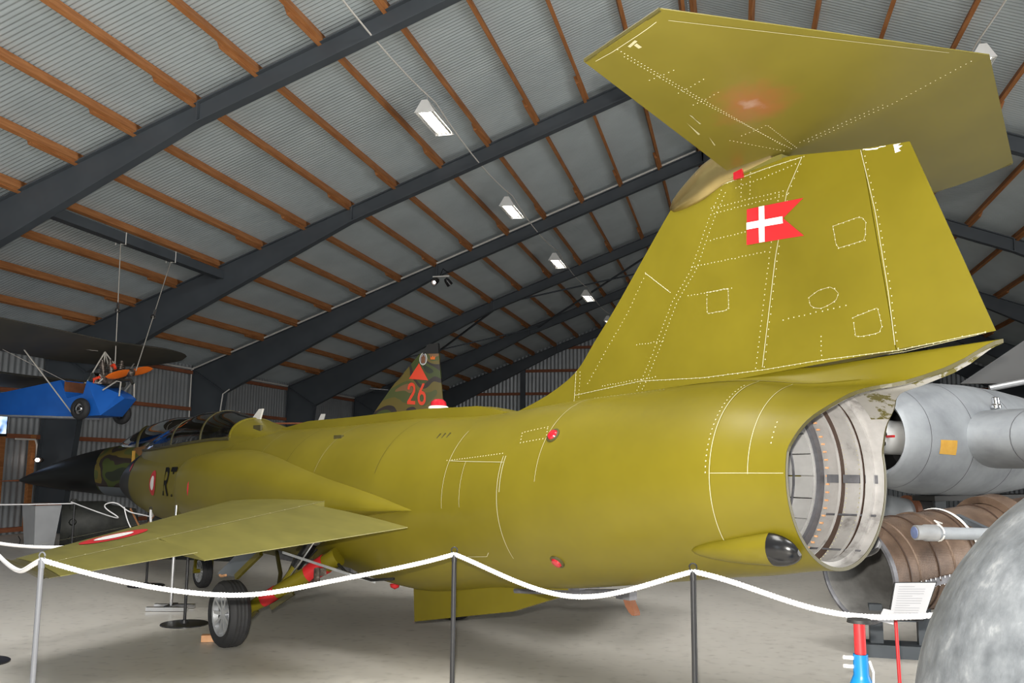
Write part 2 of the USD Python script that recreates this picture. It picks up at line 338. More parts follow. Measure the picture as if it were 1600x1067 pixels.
def half_frame(side, y):
    X = lambda d: XR+side*d
    outer = [(X(HALF), 0), (X(HALF), ZE), (X(0), ZR)]
    inner = [(X(0), ZR-0.36), (X(JX), roofz(X(JX))-0.36), (X(HALF-1.2), 4.06), (X(HALF-0.75), 0)]
    web = MB().prism(outer+inner, lambda a, b, t: (a, y+t, b), -0.012, 0.012)
    W = 0.2
    def fl(seq):
        m = MB()
        for p, q in zip(seq, seq[1:]): m.bar((p[0], y, p[1]), (q[0], y, q[1]), W, 0.024, (0, 1, 0) if False else (0, 0.0, 1) if abs(p[0]-q[0]) > 1e-6 and abs(q[0]-p[0]) > abs(q[1]-p[1])*0.2 else (1, 0, 0))
        return m
    return web, fl(outer[:2]), fl(outer[1:]), fl(inner[:2]+inner[2:3]), fl(inner[2:])


for y in FY[2:]:
    f = thing('portal_frame', frame_names[y], 'roof frame', (0, 0, 0))
    for side in (-1, 1):
        web, co, ro, ri, ci = half_frame(side, y)
        obj('web', web, 'steel', f, smooth=False)
        obj('outer_flange', co, 'steel', f, smooth=False); obj('top_flange', ro, 'steel', f, smooth=False)
        obj('bottom_flange', ri, 'steel', f, smooth=False); obj('inner_flange', ci, 'steel', f, smooth=False)
        X = lambda d: XR+side*d
        for d in (0.0, JX): obj('joint_plate', MB().box((X(d), y, roofz(X(d))-0.18), (0.03, 0.19, 0.36)), 'steel', f, smooth=False)
        obj('joint_plate', MB().bar((X(HALF), y, ZE), (X(HALF-1.2), y, 4.06), 0.19, 0.02, (0, 0, 1)), 'steel', f, smooth=False)
    if y in (26.468,):
        pts = [(XR-HALF-.02, y-.12, 0.3), (XR-HALF-.02, y-.12, ZE+.02), (XR-8, y-.12, roofz(XR-8)+.03), (XR-.2, y-.12, ZR-.03)]
        obj('cable_conduit', MB().tube(pts, 0.03, 6), 'conduit', f, label='pale cable conduit along the top edge')
        obj('cable_conduit', MB().tube([(XR-HALF+.72, y-.12, 0.3), (XR-HALF+1.17, y-.12, 4.0), (XR-HALF+1.4, y-.12, 4.15)], 0.022, 6), 'conduit', f)

# longitudinal steel strut and wind bracing under the roof
xs = -12.40
strut = MB().bar((xs, FY[3]+.03, roofz(xs)-0.22), (xs, FY[4]-.03, roofz(xs)-0.22), 0.2, 0.2)
obj('steel_strut', strut, 'steel', smooth=False, label='dark square steel strut beside a purlin, carrying the hanging cables', cat='beam')
br = thing('wind_bracing', 'thin dark crossed bracing rods under the roof at the far end', 'bracing')
for (xa, xb) in ((-1.0, -8.5), (-8.5, -1.0)):
    obj('rod', MB().bar((xa, FY[6]+.12, roofz(xa)-0.2), (xb, FY[7]-.12, roofz(xb)-0.2), 0.06, 0.06), 'steel', br, smooth=False)
for (xa, xb) in ((-8.5, -15.5), (-15.5, -8.5)):
    obj('rod', MB().bar((xa, FY[6]+.12, roofz(xa)-0.2), (xb, FY[7]-.12, roofz(xb)-0.2), 0.06, 0.06), 'steel', br, smooth=False)

# left wall
wl = thing('wall_left', 'corrugated metal side wall with wooden girts', None, kind='structure')
for y0, y1 in zip(FY[2:-1], FY[3:]):
    obj('cladding_sheet', MB().add(*corrugated((XL-0.10, y0, 0), (0, 1, 0), (0, 0, ZE+0.25), y1-y0, (1, 0, 0), pitch=0.2, amp=0.018)), 'cladding', wl)
    for z in (0.12, 2.40, 3.52, 4.72):
        obj('girt', MB().box((XL-0.02, (y0+y1)/2, z), (0.10, y1-y0-0.22, 0.11)), 'wood_dark', wl, smooth=False)
    obj('eave_board', MB().box((XL+0.02, (y0+y1)/2, ZE+0.02), (0.05, y1-y0-0.22, 0.05)), 'conduit', wl, smooth=False)
obj('door_post', MB().box((XL+0.02, 18.55, 1.25), (0.10, 0.14, 2.4)), 'wood', wl, smooth=False)
obj('door_post', MB().box((XL+0.02, 19.55, 1.25), (0.10, 0.14, 2.4)), 'wood', wl, smooth=False)
obj('cable_conduit', MB().tube([(XL+.1, 18.9, 2.33), (XL+.1, 19.55, 2.33), (XL+.1, 19.62, 2.2), (XL+.1, 19.62, 1.9)], 0.025, 6), 'conduit', wl)
# far end wall
wb = thing('wall_back', 'corrugated metal end wall with wooden girts', None, kind='structure')
for x0, x1 in ((XL, -12), (-12, -6), (-6, XR), (XR, 4), (4, 10), (10, XRT)):
    za, zb = roofz(x0)+.2, roofz(x1)+.2
    k = int((x1-x0)/.2*6); xx = np.linspace(x0, x1, k+1); yy = YB+0.018*np.sin(xx/.2*2*PI)
    v = np.vstack([np.stack([xx, yy, 0*xx], 1), np.stack([xx, yy, np.array([roofz(x)+.2 for x in xx])], 1)]); i = np.arange(k)
    obj('cladding_sheet', MB().add(v, np.stack([i, i+1, i+k+2, i+k+1], 1)), 'cladding', wb)
for z in (1.5, 3.0, 4.33, 5.5, 6.7, 7.9, 9.1):
    hw = min(HALF, (ZR-z)/TS)-.3
    for s in (-1, 1): obj('girt', MB().box((XR+s*hw/2, YB-.08, z), (hw-.1, 0.1, 0.14)), 'wood_dark', wb, smooth=False)
for x in (-10.74, -5.7, 4.2, 9.3): obj('wall_column', MB().box((x, YB-.2, roofz(x)/2), (0.25, 0.2, roofz(x))), 'steel', wb, smooth=False)
# right wall and front wall (out of the picture, they close the hall)
wr = thing('wall_right', 'corrugated metal side wall', None, kind='structure')
for (y0, y1, z0) in ((YA, 5.4, 0), (5.4, 14.6, 4.6), (14.6, YB, 0)):
    obj('cladding_sheet', MB().add(*corrugated((XRT+0.1, y0, z0), (0, 1, 0), (0, 0, ZE+.25-z0), y1-y0, (1, 0, 0), pitch=0.4, amp=.02)), 'cladding', wr)
wlf = obj('cladding_sheet', MB().add(*corrugated((XL-0.10, YA, 0), (0, 1, 0), (0, 0, ZE+.25), FY[2]-YA, (1, 0, 0), pitch=0.4, amp=.02)), 'cladding', wl)
wf = thing('wall_front', 'corrugated metal end wall with open doors', None, kind='structure')
def front(x0, x1, z0, z1=None):
    top = [(x1, z1), (x0, z1)] if z1 else [(x1, roofz(x1)+.2)]+([(XR, ZR+.2)] if x0 < XR < x1 else [])+[(x0, roofz(x0)+.2)]
    obj('wall_panel', MB().prism([(x0, z0), (x1, z0)]+top, lambda a, b, t: (a, YA+t, b), -.05, .0), 'cladding', wf, smooth=False)
for args in ((XL, -13, 0), (-13, -9, 4.9), (-9, -7, 0), (-7, 1, 0), (1, 8, 4.9), (8, XRT, 0)): front(*args)

for k, x in enumerate((-3.4, 2.2)):
    rw = obj(f'window_{k+1}', MB().bar((x-1.7, 3.3, roofz(x-1.7)+.185), (x+1.7, 3.3, roofz(x+1.7)+.185), 5.2, .012), 'reflector', smooth=False, label='translucent roof window above the photographer', kind='structure')
# ---------------------------------------------------------------- roof lamps
def wedge_lamp(label, loc):
    t = thing('roof_lamp', label, 'lamp', loc, 0, 'fluorescent roof lamps')
    L, a, b = 1.30, 0.16, 0.30
    m = MB()
    for s in (-1, 1):
        m.prism([(s*a*.35, 0.22), (s*b*.5+s*.06, -0.02), (s*b*.5+s*.045, -0.02), (s*a*.3, 0.20)], lambda x, z, y: (x, y, z), -L/2, L/2)
    m.box((0, 0, 0.215), (0.12, L, 0.02))
    obj('reflector_housing', m, 'reflector', t, smooth=False)
    for s in (-1, 1):
        m = MB().prism([(-.06, 0.22), (.06, 0.22), (.21, -.03), (-.21, -.03)], lambda x, z, y: (x, s*L/2+y, z), -.008, .008)
        obj('end_plate', m, 'reflector', t, smooth=False)
    for x in (-.09, 0, .09): obj('tube', MB().tube([(x, -L/2+.03, 0.08), (x, L/2-.03, 0.08)], 0.019, 8), 'tube_lamp', t)
    for x in (-.135, -.045, .045, .135): obj('louvre', MB().box((x, 0, 0.01), (.006, L-.04, .07)), 'black_metal', t, smooth=False)
    for y in (-.5, .5): obj('hanger', MB().tube([(0, y, .22), (0, y, .44)], .006, 5), 'wire', t)
    return t
LX = -5.71
words = ['nearest white wedge lamp hanging above the jet, left row', 'second white wedge lamp in the left row', 'third white wedge lamp in the left row', 'farthest visible white wedge lamp in the left row', 'fifth lamp of the left row hidden behind the tail fin', 'lamp of the left row above the picture edge', 'left row lamp above the photographer', 'left row lamp behind the photographer']
lys = [16.6, 23.16, 29.71, 36.27, 42.8, 10.0, 3.4, -3.2]
lamp0 = wedge_lamp(words[0], (LX, lys[0], 8.60))
for w, y in zip(words[1:], lys[1:]): dup(lamp0, (LX, y, 8.60), 0, w)
for w, y in (('white wedge lamp peeping over the tailplane, right row', 16.65), ('lamp in the right row behind the tail', 23.2), ('lamp in the right row above the picture edge', 10.0), ('right row lamp above the photographer', 3.4), ('right row lamp behind the photographer', -3.2), ('fourth lamp of the right row behind the tail', 29.7), ('fifth lamp of the right row behind the tail', 36.3)):
    dup(lamp0, (4.23, y, 8.72), 0, w)
cab = []
ys = [3.4]+[10.0, 16.6, 23.16, 29.71, 36.27, 42.8]
for a, b in zip(ys, ys[1:]):
    t = np.linspace(0, 1, 9)[:-1]; cab += [(LX, a+(b-a)*q, 9.03-0.18*4*q*(1-q)) for q in t]
cab.append((LX, 42.8, 9.03))
obj('lamp_cable', MB().tube(cab, 0.017, 6), 'white', label='white power cable strung from lamp to lamp along the left row', cat='cable')
obj('lamp_cable', MB().tube([(4.23, y, 9.15-0.18*math.sin(max(0, (y-3.4)/6.6 % 1)*PI)) for y in np.linspace(3.4, 23.2, 30)], 0.017, 6), 'white', label='white power cable running to the lamp above the tailplane', cat='cable')
# spotlights on the third frame
t = thing('spotlight', 'pair of black spotlights on a short white bar under the third frame', 'spotlight', (-8.55, 25.6, 7.30))
obj('mount_bar', MB().bar((-.22, 0, .12), (.30, 0, .12), .05, .04), 'white', t, smooth=False)
obj('bracket', MB().tube([(0, 0, .12), (0, 0.3, .42), (0, 0.86, .42)], .015, 6), 'black_metal', t)
for i, (x, z) in enumerate(((-.12, -.02), (.26, -.05))):
    d = np.array([-.35, -1.0, -.65]) if i == 0 else np.array([.5, .5, -.8]); d /= np.linalg.norm(d)
    h = obj('lamp_head', MB().lathe([(-.12, 0), (-.12, .05), (-.05, .085), (.12, .10), (.12, .085), (.05, .06)], (x, 0, z), d, 20), 'black_metal', t)
    if i == 0: obj('bulb', MB().sphere(np.array([x, 0, z])+d*.08, (.05, .05, .05)), 'spot_glow', h)
    else: obj('bulb', MB().sphere(np.array([x, 0, z])+d*.08, (.05, .05, .05)), 'white', h)
t = thing('wall_lamp', 'small lit spotlight on the wooden post of the left wall', 'spotlight', (XL+.28, 19.5, 1.82))
obj('bulb', MB().sphere((0.03, -.06, 0), (.055, .055, .055)), 'spot_glow', t)
obj('lamp_body', MB().lathe([(-.10, 0), (-.10, .05), (.02, .06), (.03, .05), (0, .03)], (0.03, .02, 0), (0.2, -1, 0), 14), 'engine', t)
obj('arm', MB().tube([(0.02, .05, 0), (-.18, .06, .02)], .018, 6), 'engine', t)
t = thing('television', 'wall television glowing blue-white at the left picture edge', 'screen', (XL+.34, 17.85, 2.36), math.radians(90))
obj('case', MB().box((0, 0.03, .34), (1.0, .07, .66)), 'black', t, smooth=False)
obj('screen', MB().box((0, -.01, .35), (.92, .01, .56)), 'screen', t, smooth=False)
obj('bracket', MB().box((0, .10, .35), (.3, .08, .3)), 'black_metal', t, smooth=False)
# ================================================================ THE OLIVE JET FIGHTER
HD = 2.495
jet = thing('jet_fighter', 'glossy olive jet fighter with a high T-tail and open tailpipe, filling the picture', 'aircraft', (-0.02, 6.394, 0), HD)
st_x = [13.5, 13.3, 12.9, 12.3, 11.6, 10.8, 10.0, 9.0, 8.0, 7.0, 6.0, 5.0, 4.2, 3.6, 2.4, 1.55, .86, -.25, -.75, -1.8]
f_zc = pch(st_x, [1.40, 1.41, 1.43, 1.45, 1.46, 1.46, 1.46, 1.46, 1.46, 1.46, 1.455, 1.45, 1.44, 1.435, 1.51, 1.58, 1.645, 1.74, 1.75, 1.76])
f_w = pch(st_x, [.03, .13, .25, .36, .44, .48, .50, .52, .56, .66, .75, .80, .82, .825, .75, .74, .705, .63, .56, .54])
f_ht = pch(st_x, [.03, .14, .30, .47, .57, .62, .66, .70, .74, .76, .765, .78, .81, .825, .75, .74, .705, .63, .56, .54])
f_hb = pch(st_x, [.03, .13, .24, .38, .50, .58, .64, .70, .76, .80, .80, .80, .81, .825, .75, .74, .705, .63, .56, .54])
f_H = pch([14, 3, 1.2, .2, -.3, -1.2, -1.85], [0, 0, .005, .05, .09, .17, .205])
f_xe = pch([0, 4, 8, 12, 24, 39, 54, 65, 75, 180.1], [-1.79, -1.60, -1.32, -1.20, -1.07, -.98, -.87, -.82, -.79, -.79])


def hull(x, phi, off=0.0):
    """point of the fuselage skin at station x, angle phi (from the top, towards port), lifted by off"""
    x = np.asarray(x, float); phi = np.asarray(phi, float)
    c, s = np.cos(phi), np.sin(phi)
    bump = f_H(x)*np.exp(-(np.degrees(phi)/5.5)**2)
    h = np.where(c >= 0, f_ht(x), f_hb(x))
    w = f_w(x)
    return np.stack([x, (w+off)*s, f_zc(x)+(h+off+bump)*c], -1)


pd = np.concatenate([[0, 1, 2, 3, 4, 5.5, 7, 9, 11.5], np.arange(15, 178, 3.5), [180]])
PH = np.radians(np.concatenate([-pd[::-1][1:-1], pd]))      # -178.. .. 180
U = np.concatenate([np.linspace(0, .12, 34)[:-1], np.linspace(.12, 1, 100)])
XE = f_xe(np.abs(np.degrees(PH)))
def hull_grid(x0, off, us):
    X = x0+us[:, None]*(XE[None, :]-x0); return hull(X, np.broadcast_to(PH, X.shape), off)
rings = hull_grid(13.5, 0, U)
body = obj('fuselage', MB().loft(rings[U > 0.113], caps=False), 'olive', jet, smooth=40)
obj('nose_tip', MB().loft(rings[U <= 0.117], caps=False), 'radome', body, smooth=40, label='black nose tip')
# tail opening: grey lining, rim, ribs, inner nozzle
us = np.linspace(0, 1, 16)
lin = hull_grid(-0.12, -0.022, us)
pipe = obj('tailpipe_lining', MB().loft(lin, caps=False), 'liner', jet, smooth=40, label='pale grey metal lining of the open tailpipe')
keep = np.abs(np.degrees(PH)) < 47
ii = np.where(keep)[0]
pk = hull_grid(-0.80, -0.026, us)[:, ii]
obj('peeling_patch', MB().loft(pk, closed=False), 'peel', pipe, smooth=40, label='grey patch with flaking olive paint under the tail fairing')
outer, inner = hull_grid(13.5, 0, np.array([1.0]))[0], hull_grid(-.12, -.022, np.array([1.0]))[0]
obj('rim', MB().loft([outer, outer*1.0+np.array([-.004, 0, 0]), inner+np.array([-.004, 0, 0]), inner], caps=False), 'olive_dark', pipe, smooth=False)


def ring_band(x, r0, r1, w, zc=1.752, n=72):
    return MB().lathe([(-w/2, r1), (w/2, r1), (w/2, r0), (-w/2, r0), (-w/2, r1)], (x, 0, zc), (1, 0, 0), n)
for x in (-.64, -.48): obj('stiffening_rib', ring_band(x, .524, f_w(x)-.012, .016), 'liner', pipe)
obj('stiffening_rib', ring_band(-.70, .512, .545, .05), 'liner', pipe)
obj('scorched_ring', ring_band(-.325, .505, .56, .035), 'liner_dark', pipe, label='dark scorched ring inside the tailpipe')
m = MB()
for k in range(64):
    a = k*2*PI/64; m.box((-.365, .563*math.sin(a), 1.752+.563*math.cos(a)), (.022, .012, .012))
obj('bolt_row', m, 'wood_block', pipe, smooth=False, kind='stuff', label='ring of rusty bolts')
m = MB()
for x in (-.665, -.505, -.61, -.455):
    for k in range(110):
        a = k*2*PI/110; r = f_w(x)-.022; m.sphere((x, r*math.sin(a), 1.752+r*math.cos(a)), (.005,)*3, 0)
obj('rivet_row', m, 'rivet', pipe, smooth=False, kind='stuff')
for sgn in (-1, 1):   # seam plates along the inner walls
    for (xa, xb) in ((-.62, -.50), (-.47, -.38), (-.745, -.66)): obj('seam_plate', MB().box(((xa+xb)/2, sgn*.533, 1.735), (xb-xa, .008, .055)), 'liner_dark', pipe, smooth=False)
for x in (-.649, -.489): obj('rib_shadow_gap', ring_band(x, .530, f_w(x)-.014, .004), 'brown_dark', pipe)
for a_ in (118, 150, -118, -150):
    aa = math.radians(a_); obj('lining_seam', MB().bar((-.40, .537*math.sin(aa), 1.752+.537*math.cos(aa)), (-.76, .527*math.sin(aa), 1.752+.527*math.cos(aa)), .006, .012, (0, math.cos(aa), -math.sin(aa))), 'liner_dark', pipe, smooth=False)
noz = obj('engine_nozzle', ring_band(-.305, .498, .52, .02), 'petal', jet, label='inner engine nozzle ring of pale metal petals')
NP = 20
for k in range(NP):
    a0, a1 = (k+.03)*2*PI/NP, (k+.97)*2*PI/NP
    rr = []
    for x, r in ((-.30, .505), (-.10, .495), (.35, .47), (.80, .43)):
        aa = np.linspace(a0, a1, 4)
        o_ = np.stack([np.full(4, x), r*np.sin(aa), 1.75+r*np.cos(aa)], 1); i_ = np.stack([np.full(4, x), (r-.02)*np.sin(aa[::-1]), 1.75+(r-.02)*np.cos(aa[::-1])], 1)
        rr.append(np.vstack([o_, i_]))
    obj('petal', MB().loft(rr), 'petal', noz, smooth=30)
for x in (-.16, .12): obj('petal_ring', ring_band(x, .462, .478, .010, n=48), 'liner_dark', noz)
obj('turbine_wall', MB().lathe([(0, 0.001), (0, .48), (.05, .48)], (.85, 0, 1.75), (1, 0, 0), 40), 'black', noz)

# panel seams and rivets on the skin
def ribbon(xs, ph, w, off=.0025, along='phi'):
    """a thin strip lying on the skin through the points (xs, ph in degrees)"""
    xs, ph = np.asarray(xs, float), np.radians(np.asarray(ph, float))
    t = np.linspace(0, 1, len(xs)); n = max(8, int(len(xs)*8)); tt = np.linspace(0, 1, n); X, P = np.interp(tt, t, xs), np.interp(tt, t, ph)
    c = hull(X, P, off); tang = np.gradient(c, axis=0); nrm = hull(X, P, off+.05)-c; s = np.cross(tang, nrm); s /= np.linalg.norm(s, axis=1, keepdims=True)+1e-9
    return np.stack([c-s*w/2, c+s*w/2], 1)
def ribbons(lst):
    m = MB()
    for xs, ph, w in lst:
        r = ribbon(xs, ph, w); m.loft(r, closed=False)
    return m
L = []
L.append(([-.30]*12, np.linspace(9, 141, 12), .007))
L.append(([-.55]*8, np.linspace(9, 88, 8), .006))
L.append(([-.30, -.55, -.78], [87.5, 87.5, 87.5], .004))
L.append(([1.22]*10, np.linspace(12, 84, 10), .005))
L.append(([1.64]*10, np.linspace(66, 130, 10), .008)); L.append(([1.61]*6, np.linspace(66, 88, 6), .008))
L.append(([2.36]*10, np.linspace(40, 95, 10), .006)); L.append(([2.12]*6, np.linspace(66, 95, 6), .005))
L.append(([2.36, 1.62], [64.5, 70], .005))
L.append(([4.6]*8, np.linspace(10, 70, 8), .004)); L.append(([6.3]*8, np.linspace(10, 60, 8), .004))
L.append(([3.6, 2.4, 1.2, .3], [8, 8, 8, 7], .006)); L.append(([.3, -.3, -1.0], [7, 8.5, 7], .012))
L.append(([2.2, 1.95, 1.9], [128, 128, 125], .006))
obj('panel_seam', ribbons(L), 'seam', body, smooth=True, kind='stuff', label='pale worn panel seams')
L = []
for x in (9.8, 9.0, 7.6, 5.4, 3.4): L.append(([x]*10, np.linspace(20, 70, 10), .005))
for x in (-.1, 1.22, 3.0): L.append(([x]*14, np.linspace(-84, -12, 14), .005))
obj('panel_seam', ribbons(L), 'seam_dark', body, smooth=True, kind='stuff')
def dots(pts, nrm, r=.006):
    m = MB()
    for p, n in zip(pts, nrm):
        n = n/np.linalg.norm(n); a = np.cross(n, [.3, .5, .81]); a /= np.linalg.norm(a); b = np.cross(n, a); k = np.arange(6)*PI/3
        ring = p+r*(np.cos(k)[:, None]*a+np.sin(k)[:, None]*b)
        m.add(np.vstack([ring+n*.0005, p+n*.0035]), [[i, (i+1) % 6, 6] for i in range(6)])
    return m
def skin_dots(xs, ph, step=.035, r=.0045):
    xs, ph = np.asarray(xs, float), np.radians(np.asarray(ph, float)); t = np.linspace(0, 1, len(xs)); tt = np.linspace(0, 1, 400)
    c = hull(np.interp(tt, t, xs), np.interp(tt, t, ph)); d = np.r_[0, np.cumsum(np.linalg.norm(np.diff(c, axis=0), axis=1))]
    q = np.interp(np.arange(0, d[-1], step), d, tt); X, P = np.interp(q, t, xs), np.interp(q, t, ph); c = hull(X, P); return c, hull(X, P, .05)-c
P_, N_ = [], []
for xs, ph in (([-.27]*8, np.linspace(20, 88, 8)), ([1.28, 1.55, 1.5, 1.22, 1.28], [48, 50, 58, 57, 48]), ([.5, 1.2], [10, 10]), ([2.4, 1.65], [64, 64]), ([-.12, -.5], [131, 127]), ([-.68]*2, [55, 70])):
    a, b = skin_dots(xs, ph); P_.append(a); N_.append(b)
obj('rivet_row', dots(np.vstack(P_), np.vstack(N_)), 'rivet', body, smooth=False, kind='stuff')
# dorsal spine with beacon, vents, lights
sx = np.linspace(6.9, 2.35, 24); dr = []
for x in sx:
    e = min(1, (6.9-x)*1.2, (x-2.3)*2.5); zt = f_zc(x)+f_ht(x)
    dr.append([(x, -.13, zt-.03), (x, -.11, zt+.085*e), (x, .11, zt+.085*e), (x, .13, zt-.03)])
obj('dorsal_spine', MB().loft(dr), 'olive', jet, smooth=30)
bc = obj('beacon', MB().lathe([(0, .10), (.03, .10), (.04, .085)], (3.52, -.0, 2.335), (0, 0, 1), 20), 'white', jet, label='red beacon lamp on a white base on the spine')
obj('lens', MB().lathe([(.04, .082), (.08, .075), (.105, .045), (.112, 0)], (3.52, 0, 2.335), (0, 0, 1), 20), 'red_dark', bc)
for x, ph in ((1.16, 55.5), (1.20, 134.5)):
    p = hull(x, math.radians(ph)); n = hull(x, math.radians(ph), .1)-p; n /= np.linalg.norm(n)
    la = obj('fuselage_lamp', MB().lathe([(-.01, .062), (.006, .060), (.010, .045)], p, n, 20), 'olive_dark', jet, label='small red glass lamp in the fuselage side')
    obj('lens', MB().lathe([(.008, .045), (.022, .036), (.028, 0)], p, n, 16), 'red_dark', la)
for k in range(3): obj('vent_slot', MB().box(hull(2.62+.07*k, math.radians(42)), (.018, .006, .06), np.array([[1, 0, 0], [0, .74, -.66], [0, .66, .74]])), 'olive_dark', body, smooth=False)
obj('vent_slot', MB().box(hull(4.6, math.radians(38)), (.16, .03, .05)), 'olive_dark', body, smooth=False); obj('vent_slot', MB().box((7.2, .25, 2.24), (.22, .03, .08)), 'olive_dark', body, smooth=False)
# roundel, letters near the nose
def skin_patch(x0, x1, p0, p1, fn=None, off=.006, n=20):
    X, P = np.meshgrid(np.linspace(x0, x1, n), np.radians(np.linspace(p0, p1, n)), indexing='ij'); return hull(X, P, off)
def skin_disc(x, ph, r, off, r_in=0.0):
    c = hull(x, math.radians(ph)); a = np.arange(33)*2*PI/32; rad = float(f_w(x)); rr = np.linspace(r_in, r, 6)[:, None]
    return hull(x+rr*np.cos(a), math.radians(ph)+rr*np.sin(a)/rad, off)
obj('roundel_ring', MB().loft(skin_disc(10.40, 88, .15, .006, .0), closed=False), 'red', body, label='red and white national roundel')
obj('roundel_centre', MB().loft(skin_disc(10.40, 88, .085, .010, .0), closed=False), 'white', body)
tm = meshkit.text_mesh('RT', 0.30, .002, bold=True); tv = np.array(tm.vertices)
tv3 = hull(9.95-tv[:, 0]*1.1, math.radians(102)-tv[:, 1]/.50, .006)
obj('letters', (tv3, np.array(tm.faces)), 'black', body, smooth=False, label='black letters RT')
obj('warning_mark', MB().loft(skin_disc(11.9, 62, .06, .006), closed=False), 'red', body); obj('warning_mark', MB().loft(skin_disc(11.3, 40, .05, .006), closed=False), 'red_orange', body)

# canopy
cx = [12.0, 11.4, 10.7, 10.0, 9.4, 8.8, 8.2, 7.6, 6.9, 6.2]
c_zt = pch(cx, [2.05, 2.20, 2.36, 2.47, 2.545, 2.54, 2.46, 2.36, 2.24, 2.20]); c_w = pch(cx, [.16, .30, .36, .39, .40, .395, .38, .36, .32, .25]); c_z0 = pch(cx, [1.98, 1.97, 1.99, 2.02, 2.05, 2.08, 2.10, 2.10, 2.08, 2.06])
def can(x, n=25, off=0.0):
    th = np.linspace(-PI/2, PI/2, n); z0, zt, w = float(c_z0(x)), float(c_zt(x)), float(c_w(x))
    return np.stack([np.full(n, x), (w+off)*np.sin(th), z0+(zt+off-z0)*np.cos(th)**.85], 1)
def dome_shell(x0, x1, n=14, off=0.0): return MB().loft([can(x, off=off) for x in np.linspace(x0, x1, n)], closed=False)
cpy = obj('canopy', dome_shell(10.0, 8.8), 'glass', jet, smooth=60, label='clear cockpit canopy')
obj('windshield', dome_shell(11.95, 10.0), 'glass', jet, smooth=60); obj('rear_window', dome_shell(8.8, 7.80), 'glass', jet, smooth=60)
obj('canopy_fairing', dome_shell(7.82, 6.2, 20), 'olive', jet, smooth=60)
for x, w in ((10.0, .045), (8.8, .04), (7.82, .04)):
    obj('canopy_bow', MB().loft([np.vstack([can(x+w/2, off=.008), can(x+w/2, off=-.02)[::-1]]), np.vstack([can(x-w/2, off=.008), can(x-w/2, off=-.02)[::-1]])]), 'olive_dark' if x > 8.5 else 'olive', cpy)
for s in (-1, 1):
    xs_ = np.linspace(11.95, 7.8, 20); obj('canopy_sill', MB().tube([(x, s*(float(c_w(x))+.005), float(c_z0(x))+.015) for x in xs_], .022, 8), 'olive_dark', cpy)
for s in (-1, 1):
    xs_ = np.linspace(12.0, 6.6, 26); obj('cockpit_side', MB().loft([[(x, s*(float(c_w(x))+.004), float(c_z0(x))+.02), (x, s*(float(c_w(x))+.035), float(c_z0(x))-.10), (x, s*(float(c_w(x))+.05), 1.72)] for x in xs_], closed=False), 'olive', jet, smooth=40)
obj('cockpit_tub', MB().loft([[(x, -.3, 1.99), (x, -.3, 2.0), (x, .3, 2.0), (x, .3, 1.99)] for x in (11.6, 8.2)]).box((11.1, 0, 2.08), (.5, .42, .14)), 'black', jet, smooth=False)
seat = obj('ejection_seat', MB().box((9.15, 0, 2.12), (.18, .36, .50)).box((9.1, 0, 2.40), (.16, .22, .14)).box((9.5, 0, 2.05), (.5, .34, .08)), 'engine', jet, smooth=False, label='grey ejection seat seen through the canopy')
obj('headrest', MB().box((9.2, 0, 2.40), (.10, .16, .10)), 'red_orange', seat, smooth=False)
obj('antenna_blade', MB().prism([(7.95, 2.40), (7.7, 2.38), (7.62, 2.52), (7.74, 2.52)], lambda a, b, t: (a, t, b), -.012, .012), 'conduit', jet, smooth=False)

# intakes
ix = [8.30, 8.22, 8.0, 7.5, 6.8, 6.0, 5.0, 4.2, 3.4, 2.75]
i_zc = pch(ix, [1.47, 1.47, 1.47, 1.47, 1.46, 1.44, 1.41, 1.40, 1.40, 1.41]); i_h = pch(ix, [.40, .43, .455, .49, .50, .47, .39, .30, .19, .03]); i_y = pch(ix, [.89, .915, .945, .98, .995, .985, .965, .955, .92, .76])
for s in (1, -1):
    rr = []
    for x in np.concatenate([[8.30, 8.27], np.linspace(8.22, 2.75, 44)]):
        th = np.linspace(0, PI, 22); yb = 0.45; c_, s_ = np.cos(th), np.sin(th)
        y = yb+(float(i_y(x))-yb)*np.abs(s_)**.75; lo = np.interp(x, [3.0, 4.6], [.22, 1.0]); z = float(i_zc(x))+float(i_h(x))*np.sign(c_)*np.abs(c_)**.85*np.where(c_ < 0, lo, 1)
        rr.append(np.stack([np.full(22, x), s*y, z], 1))
    it = obj('air_intake', MB().loft(rr, caps=False), 'olive', jet, smooth=50)
    r_in = [np.stack([np.full(22, xx), s*(np.abs(rr[0][:, 1])*k0+.45*(1-k0)), 1.47+(rr[0][:, 2]-1.47)*k0], 1) for xx, k0 in ((8.30, 1.0), (8.305, .97), (7.6, .93))]
    obj('intake_duct', MB().loft(r_in, caps=True), 'black', it, smooth=50)
    obj('shock_cone', MB().lathe([(0, .30), (.45, .16), (.95, .0)], (7.9, s*.50, 1.47), (1, 0, 0), 24), 'olive_dark', it)
    if s == 1:
        m = MB()
        for x, z in ((7.55, 1.475),): m.sphere((x, float(i_y(x))-.012, z), (.03, .02, .10), 1)
        obj('warning_mark', m, 'red_dark', it)

